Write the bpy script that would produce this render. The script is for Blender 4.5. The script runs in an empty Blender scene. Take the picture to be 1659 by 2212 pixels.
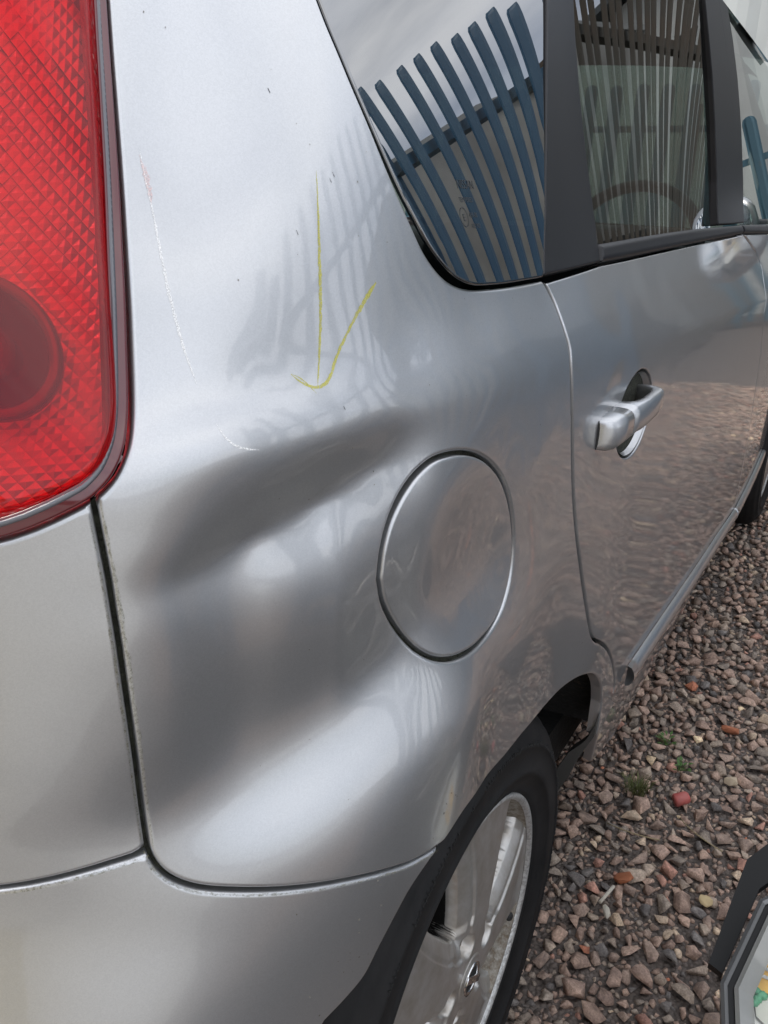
import bpy, bmesh, math, random
import numpy as np
from mathutils import Vector, Matrix
from mathutils.geometry import delaunay_2d_cdt
R=math.radians
rng=np.random.default_rng(7); random.seed(7)
sc=bpy.context.scene; COL=sc.collection

# ---------------------------------------------------------------- camera, sky, sun, exposure
cam=bpy.data.cameras.new('camera'); camo=bpy.data.objects.new('camera',cam); COL.objects.link(camo); sc.camera=camo
CAM=np.array([-.640,-1.050,1.110]); YAW,PIT,ROL=.525,-.367,.033
def cam_axes():
    f=np.array([math.cos(PIT)*math.cos(YAW),math.cos(PIT)*math.sin(YAW),math.sin(PIT)])
    r0=np.array([math.sin(YAW),-math.cos(YAW),0]); u0=np.cross(r0,f)
    r=math.cos(ROL)*r0+math.sin(ROL)*u0; u=-math.sin(ROL)*r0+math.cos(ROL)*u0
    return r,u,f
r_,u_,f_=cam_axes()
camo.matrix_world=Matrix(((r_[0],u_[0],-f_[0],CAM[0]),(r_[1],u_[1],-f_[1],CAM[1]),(r_[2],u_[2],-f_[2],CAM[2]),(0,0,0,1)))
cam.sensor_fit='VERTICAL'; cam.sensor_height=36.; cam.lens=36.*1789/2212; cam.clip_start=.02; cam.clip_end=900

SUN_EL,SUN_AZ=R(54),R(132)      # azimuth measured from +x towards +y: the sun stands behind and to the left of the car, so its right side is in soft shade
w=bpy.data.worlds.new('World'); sc.world=w; w.use_nodes=True
nt=w.node_tree; nt.nodes.clear()
def N(t,ty,**k):
    n=t.nodes.new(ty)
    for a,b in k.items():
        if a in n.inputs.keys() if isinstance(a,str) else False: n.inputs[a].default_value=b
        else: setattr(n,a,b)
    return n
sky=N(nt,'ShaderNodeTexSky',sky_type='NISHITA',sun_disc=False,sun_elevation=SUN_EL,sun_rotation=math.pi/2-SUN_AZ,air_density=1.0,dust_density=1.5,ozone_density=1.5)
tc=N(nt,'ShaderNodeTexCoord'); mp=N(nt,'ShaderNodeMapping'); mp.inputs['Scale'].default_value=(1,1,2.2)
nz=N(nt,'ShaderNodeTexNoise'); nz.inputs['Scale'].default_value=1.7; nz.inputs['Detail'].default_value=7; nz.inputs['Roughness'].default_value=.55
rp=N(nt,'ShaderNodeValToRGB'); rp.color_ramp.elements[0].position=.28; rp.color_ramp.elements[1].position=.50
nz2=N(nt,'ShaderNodeTexNoise'); nz2.inputs['Scale'].default_value=3.1; nz2.inputs['Detail'].default_value=5
rp2=N(nt,'ShaderNodeValToRGB'); rp2.color_ramp.elements[0].position=.3; rp2.color_ramp.elements[1].position=.75
rp2.color_ramp.elements[0].color=(7.4,8.1,9.5,1); rp2.color_ramp.elements[1].color=(12.5,12.5,12.5,1)
mx=N(nt,'ShaderNodeMixRGB'); bg=N(nt,'ShaderNodeBackground'); bg.inputs['Strength'].default_value=.11
ow=N(nt,'ShaderNodeOutputWorld')
L=nt.links.new
L(tc.outputs['Generated'],mp.inputs['Vector']); L(mp.outputs[0],nz.inputs['Vector']); L(mp.outputs[0],nz2.inputs['Vector'])
L(nz.outputs['Fac'],rp.inputs[0]); L(nz2.outputs['Fac'],rp2.inputs[0]); L(rp.outputs[0],mx.inputs[0]); L(sky.outputs[0],mx.inputs[1]); L(rp2.outputs[0],mx.inputs[2])
L(mx.outputs[0],bg.inputs[0]); L(bg.outputs[0],ow.inputs[0])
sun=bpy.data.lights.new('sun','SUN'); suno=bpy.data.objects.new('sun',sun); COL.objects.link(suno)
sun.energy=1.4; sun.angle=R(14); sun.color=(1,.95,.88)
sd=Vector((math.cos(SUN_EL)*math.cos(SUN_AZ),math.cos(SUN_EL)*math.sin(SUN_AZ),math.sin(SUN_EL)))
suno.rotation_euler=sd.to_track_quat('Z','Y').to_euler(); suno.location=(-6,6,12)
vs=sc.view_settings; vs.view_transform='Standard'; vs.look='None'; vs.gamma=1; vs.use_curve_mapping=False; vs.exposure=.58

# ---------------------------------------------------------------- helpers: objects
def link(name,me,mat=None,parent=None,**props):
    o=bpy.data.objects.new(name,me); COL.objects.link(o)
    if mat is not None and me is not None:
        for m in (mat if isinstance(mat,(list,tuple)) else [mat]): me.materials.append(m)
    if parent is not None: o.parent=parent
    for k,v in props.items(): o[k]=v
    return o
def thing(name,label,cat,loc=(0,0,0),group=None):
    o=bpy.data.objects.new(name,None); COL.objects.link(o); o.location=loc; o.empty_display_size=.1
    o['label']=label; o['category']=cat
    if group: o['group']=group
    return o
def mesh(name,V,Fc,smooth=True,normals=None):
    me=bpy.data.meshes.new(name); V=np.asarray(V,np.float32)
    if isinstance(Fc,np.ndarray):
        k=Fc.shape[1]; me.vertices.add(len(V)); me.vertices.foreach_set('co',V.ravel())
        me.loops.add(Fc.size); me.loops.foreach_set('vertex_index',Fc.astype(np.int32).ravel())
        me.polygons.add(len(Fc)); me.polygons.foreach_set('loop_start',np.arange(0,Fc.size,k,dtype=np.int32))
        me.update(calc_edges=True)
    else:
        me.from_pydata([tuple(map(float,v)) for v in V],[],[tuple(map(int,f)) for f in Fc]); me.update()
    if smooth: me.polygons.foreach_set('use_smooth',np.ones(len(me.polygons),bool))
    me.validate()
    if normals is not None: me.normals_split_custom_set_from_vertices([tuple(n) for n in np.asarray(normals,float)])
    return me
class B:
    """a bag of simple shapes that becomes one mesh"""
    def __init__(s): s.v=[]; s.f=[]
    def add(s,v,f):
        o=len(s.v); s.v+= [tuple(map(float,p)) for p in v]; s.f+=[tuple(i+o for i in q) for q in f]; return s
    def box(s,c,d,M=None,bev=0):
        bm=bmesh.new(); bmesh.ops.create_cube(bm,size=1)
        for v in bm.verts: v.co=Vector((v.co.x*d[0],v.co.y*d[1],v.co.z*d[2]))
        if bev: bmesh.ops.bevel(bm,geom=bm.edges[:],offset=bev,segments=2,profile=.5,affect='EDGES')
        for v in bm.verts:
            p=v.co
            if M is not None: p=M@p
            v.co=p+Vector(c)
        bm.verts.index_update(); s.add([v.co for v in bm.verts],[[v.index for v in f.verts] for f in bm.faces]); bm.free(); return s
    def tube(s,P,r,n=10,cap=True):
        P=[Vector(p) for p in P]; rr=r if hasattr(r,'__len__') else [r]*len(P); v=[];f=[]
        up=Vector((0,0,1))
        for i,p in enumerate(P):
            t=(P[min(i+1,len(P)-1)]-P[max(i-1,0)]).normalized()
            a=t.cross(up if abs(t.z)<.95 else Vector((1,0,0))).normalized(); b=t.cross(a)
            for k in range(n):
                q=2*math.pi*k/n; v.append(p+a*math.cos(q)*rr[i]+b*math.sin(q)*rr[i])
        for i in range(len(P)-1):
            for k in range(n): f.append((i*n+k,i*n+(k+1)%n,(i+1)*n+(k+1)%n,(i+1)*n+k))
        if cap: f.append(tuple(range(n))[::-1]); f.append(tuple(range((len(P)-1)*n,len(P)*n)))
        return s.add(v,f)
    def prism(s,poly,a,bvec):
        n=len(poly); a=Vector(a) if not isinstance(a,Vector) else a; v=[Vector(p) for p in poly]+[Vector(p)+Vector(bvec) for p in poly]
        f=[tuple(range(n))[::-1],tuple(range(n,2*n))]+[(i,(i+1)%n,(i+1)%n+n,i+n) for i in range(n)]
        return s.add(v,f)
    def obj(s,name,mat,parent=None,smooth=False,**k): return link(name,mesh(name,s.v,s.f,smooth),mat,parent,**k)

# ---------------------------------------------------------------- helpers: materials
def material(name):
    m=bpy.data.materials.new(name); m.use_nodes=True; t=m.node_tree
    return m,t,t.nodes['Principled BSDF']
def simple(name,col,rough=.5,metal=0,coat=0,spec=.5,noise=None,bump=None,**k):
    m,t,b=material(name)
    b.inputs['Base Color'].default_value=(*col,1); b.inputs['Roughness'].default_value=rough; b.inputs['Metallic'].default_value=metal
    b.inputs['Coat Weight'].default_value=coat; b.inputs['Specular IOR Level'].default_value=spec; b.inputs['Coat Roughness'].default_value=.03
    g=None
    if noise or bump: g=t.nodes.new('ShaderNodeTexCoord')
    if noise:                       # (scale, second colour, low, high)
        n=t.nodes.new('ShaderNodeTexNoise'); n.inputs['Scale'].default_value=noise[0]; n.inputs['Detail'].default_value=8; n.inputs['Roughness'].default_value=.65
        r=t.nodes.new('ShaderNodeValToRGB'); r.color_ramp.elements[0].position=noise[2]; r.color_ramp.elements[1].position=noise[3]
        r.color_ramp.elements[0].color=(*noise[1],1); r.color_ramp.elements[1].color=(*col,1)
        t.links.new(g.outputs['Object'],n.inputs['Vector']); t.links.new(n.outputs['Fac'],r.inputs[0]); t.links.new(r.outputs[0],b.inputs['Base Color'])
    if bump:
        n=t.nodes.new('ShaderNodeTexNoise'); n.inputs['Scale'].default_value=bump[0]; n.inputs['Detail'].default_value=4
        p=t.nodes.new('ShaderNodeBump'); p.inputs['Strength'].default_value=bump[1]; p.inputs['Distance'].default_value=bump[2]
        t.links.new(g.outputs['Object'],n.inputs['Vector']); t.links.new(n.outputs['Fac'],p.inputs['Height']); t.links.new(p.outputs[0],b.inputs['Normal'])
    return m

# metallic silver paint: flake layer under a clear coat
def paint():
    m,t,b=material('silver_metallic_paint')
    b.inputs['Metallic'].default_value=.85; b.inputs['Roughness'].default_value=.36
    b.inputs['Coat Weight'].default_value=1.; b.inputs['Coat Roughness'].default_value=.015; b.inputs['Coat IOR'].default_value=1.5
    g=t.nodes.new('ShaderNodeTexCoord'); v=t.nodes.new('ShaderNodeTexVoronoi'); v.inputs['Scale'].default_value=1500
    r=t.nodes.new('ShaderNodeValToRGB'); r.color_ramp.elements[0].color=(.495,.50,.51,1); r.color_ramp.elements[1].color=(.545,.55,.56,1)
    sx=t.nodes.new('ShaderNodeSeparateColor')
    t.links.new(g.outputs['Object'],v.inputs['Vector']); t.links.new(v.outputs['Color'],sx.inputs[0]); t.links.new(sx.outputs[0],r.inputs[0])
    # road film: fine, faint uneven dust
    n=t.nodes.new('ShaderNodeTexNoise'); n.inputs['Scale'].default_value=9; n.inputs['Detail'].default_value=9; n.inputs['Roughness'].default_value=.7
    mr=t.nodes.new('ShaderNodeMapRange'); mr.inputs[1].default_value=.35; mr.inputs[2].default_value=.8; mr.inputs[3].default_value=.0; mr.inputs[4].default_value=.10
    mxc=t.nodes.new('ShaderNodeMixRGB'); mxc.inputs[2].default_value=(.36,.34,.31,1)
    t.links.new(g.outputs['Object'],n.inputs['Vector']); t.links.new(n.outputs['Fac'],mr.inputs[0]); t.links.new(mr.outputs[0],mxc.inputs[0]); t.links.new(r.outputs[0],mxc.inputs[1])
    t.links.new(mxc.outputs[0],b.inputs['Base Color'])
    cr=t.nodes.new('ShaderNodeMapRange'); cr.inputs[1].default_value=.42; cr.inputs[2].default_value=.75; cr.inputs[3].default_value=.012; cr.inputs[4].default_value=.075
    t.links.new(n.outputs['Fac'],cr.inputs[0]); t.links.new(cr.outputs[0],b.inputs['Coat Roughness'])
    n2=t.nodes.new('ShaderNodeTexNoise'); n2.inputs['Scale'].default_value=320; n2.inputs['Detail'].default_value=2
    bp=t.nodes.new('ShaderNodeBump'); bp.inputs['Strength'].default_value=.02; bp.inputs['Distance'].default_value=.001
    t.links.new(g.outputs['Object'],n2.inputs['Vector']); t.links.new(n2.outputs['Fac'],bp.inputs['Height']); t.links.new(bp.outputs[0],b.inputs['Coat Normal'])
    return m
def sheet_ior(t,fr,ior):      # a pane is one sheet: the same mirror strength from both sides
    g=t.nodes.new('ShaderNodeNewGeometry'); mr=t.nodes.new('ShaderNodeMapRange'); mr.inputs[3].default_value=ior; mr.inputs[4].default_value=1/ior
    t.links.new(g.outputs['Backfacing'],mr.inputs[0]); t.links.new(mr.outputs[0],fr.inputs['IOR'])
def glass(name,tint,refl=1.5,rough=0.0):
    m=bpy.data.materials.new(name); m.use_nodes=True; t=m.node_tree; t.nodes.clear()
    o=t.nodes.new('ShaderNodeOutputMaterial'); mix=t.nodes.new('ShaderNodeMixShader'); fr=t.nodes.new('ShaderNodeFresnel'); sheet_ior(t,fr,refl)
    tr=t.nodes.new('ShaderNodeBsdfTransparent'); tr.inputs[0].default_value=(*tint,1); gl=t.nodes.new('ShaderNodeBsdfGlossy'); gl.inputs['Roughness'].default_value=rough; gl.inputs[0].default_value=(1,1,1,1)
    t.links.new(fr.outputs[0],mix.inputs[0]); t.links.new(tr.outputs[0],mix.inputs[1]); t.links.new(gl.outputs[0],mix.inputs[2]); t.links.new(mix.outputs[0],o.inputs[0])
    return m
M={}
M['paint']=paint()
M['black_trim']=simple('black_trim_vinyl',(.011,.0105,.012),.42,spec=.36,bump=(900,.06,.001))
M['rubber']=simple('rubber',(.012,.012,.012),.75,noise=(40,(.02,.019,.018),.3,.7))
M['gap']=simple('seam_dark',(.006,.006,.006),.9)
M['grime']=simple('seam_grime',(.05,.052,.035),.95,noise=(160,(.012,.012,.008),.35,.7),bump=(500,.8,.002))
M['tint_glass']=glass('tinted_glass',(.03,.04,.04),3.1)
M['clear_glass']=glass('clear_glass',(.34,.41,.385),1.8)
M['frit']=simple('ceramic_frit',(.02,.021,.026),.06,spec=.9,coat=1)
M['cabin']=simple('cabin_trim',(.03,.03,.031),.8)
M['cabin_dark']=simple('cabin_fabric',(.012,.012,.014),.9,bump=(300,.4,.003))
M['cabin_blue']=simple('seat_fabric_blue',(.03,.09,.2),.9,bump=(300,.4,.003))
M['headlining']=simple('headlining',(.16,.16,.155),.9)
M['chrome']=simple('bright_trim',(.75,.75,.75),.12,1)
M['crayon']=simple('yellow_crayon',(.50,.47,.08),.8,noise=(700,(.45,.44,.2),.3,.6))
M['scuff']=simple('white_scratch',(.95,.95,.94),.5,noise=(900,(.8,.8,.8),.3,.6))
M['primer']=simple('pink_scuff',(.92,.72,.70),.6)
def patchy(name,col,scale,lo,hi):
    m,t,b=material(name); b.inputs['Base Color'].default_value=(*col,1); b.inputs['Roughness'].default_value=.7; b.inputs['Specular IOR Level'].default_value=.2
    g=t.nodes.new('ShaderNodeTexCoord'); n=t.nodes.new('ShaderNodeTexNoise'); n.inputs['Scale'].default_value=scale; n.inputs['Detail'].default_value=5; n.inputs['Roughness'].default_value=.8
    r=t.nodes.new('ShaderNodeMapRange'); r.inputs[1].default_value=lo; r.inputs[2].default_value=hi
    t.links.new(g.outputs['Object'],n.inputs['Vector']); t.links.new(n.outputs['Fac'],r.inputs[0]); t.links.new(r.outputs[0],b.inputs['Alpha']); return m
M['crayon']=patchy('yellow_crayon',(.60,.56,.10),1500,.36,.60); M['scuff']=patchy('white_scratch',(.96,.96,.95),1300,.34,.56); M['primer']=patchy('pink_scuff',(.92,.70,.68),900,.40,.66)
M['speck']=simple('dark_speck',(.06,.055,.06),.7)
M['liner']=simple('arch_liner',(.012,.011,.010),.95,noise=(60,(.05,.035,.02),.30,.36),bump=(120,.7,.004))
M['tyre']=simple('tyre_rubber',(.008,.008,.0085),.7,spec=.25,noise=(25,(.018,.017,.017),.3,.75),bump=(350,.25,.001))
M['alloy']=simple('alloy_paint',(.52,.505,.485),.38,.75,coat=.2,noise=(34,(.38,.345,.30),.30,.62))
M['alloy_bare']=simple('scuffed_alloy',(.60,.60,.59),.5,.7,noise=(220,(.36,.35,.34),.34,.55),bump=(260,.7,.002))
M['brake']=simple('brake_rust',(.05,.035,.028),.8,noise=(50,(.02,.018,.016),.3,.7))
M['dirty_alloy']=simple('dirty_alloy',(.36,.34,.30),.6,.3,noise=(120,(.16,.12,.08),.35,.65),bump=(300,.6,.002))
M['black_plastic']=simple('black_plastic',(.008,.008,.008),.45,spec=.25)
M['steel_white']=simple('white_reflector',(.62,.62,.60),.25,.4)

# ---------------------------------------------------------------- the side of the car: one fair surface, cut into panels
BASE=np.array([(3.4,-.70),(3.0,-.75),(2.4,-.79),(1.8,-.815),(1.2,-.827),(.8,-.83),(.4,-.83),(.1,-.828),(-.1,-.822),(-.2,-.811),(-.3,-.788),(-.37,-.757),(-.43,-.708),(-.48,-.64),(-.515,-.55),(-.535,-.44),(-.55,-.3),(-.56,0)])[::-1]
def catmull(P,n=24):
    P=np.vstack([2*P[0]-P[1],P,2*P[-1]-P[-2]]); out=[]
    for i in range(1,len(P)-2):
        p0,p1,p2,p3=P[i-1:i+3]
        t0=0;t1=t0+np.linalg.norm(p1-p0)**.5;t2=t1+np.linalg.norm(p2-p1)**.5;t3=t2+np.linalg.norm(p3-p2)**.5
        t=np.linspace(t1,t2,n,endpoint=False)[:,None]
        A1=(t1-t)/(t1-t0)*p0+(t-t0)/(t1-t0)*p1;A2=(t2-t)/(t2-t1)*p1+(t-t1)/(t2-t1)*p2;A3=(t3-t)/(t3-t2)*p2+(t-t2)/(t3-t2)*p3
        B1=(t2-t)/(t2-t0)*A1+(t-t0)/(t2-t0)*A2;B2=(t3-t)/(t3-t1)*A2+(t-t1)/(t3-t1)*A3
        out.append((t2-t)/(t2-t1)*B1+(t-t1)/(t2-t1)*B2)
    out.append(P[-2:-1]); return np.vstack(out)
def smooth1(a,k):
    ker=np.hanning(k+2)[1:-1]; ker/=ker.sum(); p=k//2
    return np.convolve(np.pad(a,p,mode='reflect',reflect_type='odd'),ker,'valid')
_c=catmull(BASE); _l=np.r_[0,np.cumsum(np.linalg.norm(np.diff(_c,axis=0),axis=1))]
_s=np.arange(0,_l[-1],.004); BX=smooth1(np.interp(_s,_l,_c[:,0]),31); BY=smooth1(np.interp(_s,_l,_c[:,1]),31)
S0=np.interp(0,BX[np.argsort(BX)],_s[np.argsort(BX)])
SG=_s-S0
_t=np.stack([np.gradient(BX),np.gradient(BY)],1); _t/=np.linalg.norm(_t,axis=1)[:,None]
NX=_t[:,1]; NY=-_t[:,0]   # s increases rear->front: tangent +x ; outward normal = -y
def base(s):
    return np.interp(s,SG,BX),np.interp(s,SG,BY),np.interp(s,SG,NX),np.interp(s,SG,NY)
ZG=np.arange(.15,1.72,.004)
class Surf:
    def __init__(self,ctrl=None,crease=None,flare=(0,.36,.2)):
        # ctrl: (n,3) s,z,phi deg ; crease: polyline (s,z)
        self.SG=np.arange(-.75,3.3,.006); SS,ZZ=np.meshgrid(self.SG,ZG,indexing='ij')
        zc=np.interp(self.SG,crease[:,0],crease[:,1]); zc=smooth1(zc,21)
        if ctrl is None: phi=np.where(ZZ>zc[:,None],18.,0.)
        else: phi=rbf(ctrl,SS.ravel(),ZZ.ravel()).reshape(SS.shape)
        # doors: one even section from tail to nose
        tz=ZZ-zc[:,None]; pd=np.interp(tz,[-.75,-.60,-.52,-.30,-.12,-.05,-.010,.006,.04,.075,.13,.22,.32,.45],[-10,-3,-1,0,.5,1.5,3,19,22,22,14,10,10,12])
        wd=np.clip((SS-.20)/.30,0,1); wd=wd*wd*(3-2*wd); phi=phi*(1-wd)+pd*wd
        phi=np.clip(phi,-50,70)
        sl=-np.tan(np.radians(phi))*.004
        I=np.cumsum(sl,1); I-=sl/2
        k=(zc-ZG[0])/.004; i=k.astype(int); f=k-i; r=np.arange(len(zc))
        D=I-(I[r,i]*(1-f)+I[r,i+1]*f)[:,None]
        # body above the crease and below the dent stays fair along the car
        ker=np.hanning(27)[1:-1]; ker/=ker.sum(); Dp=np.pad(D,((12,12),(0,0)),mode='reflect',reflect_type='odd')
        Ds=np.stack([np.convolve(Dp[:,j],ker,'valid') for j in range(D.shape[1])],1)
        f=np.clip((.83-ZG)/.06,0,1)+np.clip((ZG-1.01)/.06,0,1); f=(f*f*(3-2*f))[None]; D=D*(1-f)+Ds*f
        self.D=D; self.phi=phi
    def d(self,s,z):
        a=np.clip((s-self.SG[0])/.006,1,len(self.SG)-3); b=np.clip((z-ZG[0])/.004,1,len(ZG)-3)
        i=a.astype(int); j=b.astype(int); fa=a-i; fb=b-j
        def w(t): return [-.5*t**3+t**2-.5*t,1.5*t**3-2.5*t**2+1,-1.5*t**3+2*t**2+.5*t,.5*t**3-.5*t**2]
        wa=w(fa);wb=w(fb); o=0
        for m in range(4):
            for n in range(4): o=o+wa[m]*wb[n]*self.D[i+m-1,j+n-1]
        return o
    def P(self,s,z,off=0.):
        s=np.asarray(s,float);z=np.asarray(z,float)
        x,y,nx,ny=base(s); d=self.d(s,z)+off
        return np.stack([x+nx*d,y+ny*d,z],-1)
SX=.45
def rbf(c,s,z):
    P=np.stack([c[:,0]*SX,c[:,1]],1); n=len(P)
    def K(r2): return .5*r2*np.log(r2+1e-12)
    A=K(((P[:,None]-P[None])**2).sum(-1))+np.diag(c[:,3] if c.shape[1]>3 else np.full(n,2e-5))
    Q=np.c_[np.ones(n),P]; M=np.block([[A,Q],[Q.T,np.zeros((3,3))]])
    w=np.linalg.solve(M,np.r_[c[:,2],0,0,0])
    out=np.empty(len(s))
    for k in range(0,len(s),20000):
        q=np.stack([s[k:k+20000]*SX,z[k:k+20000]],1)
        out[k:k+20000]=K(((q[:,None]-P[None])**2).sum(-1))@w[:n]+w[n]+q@w[n+1:]
    return out

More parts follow.
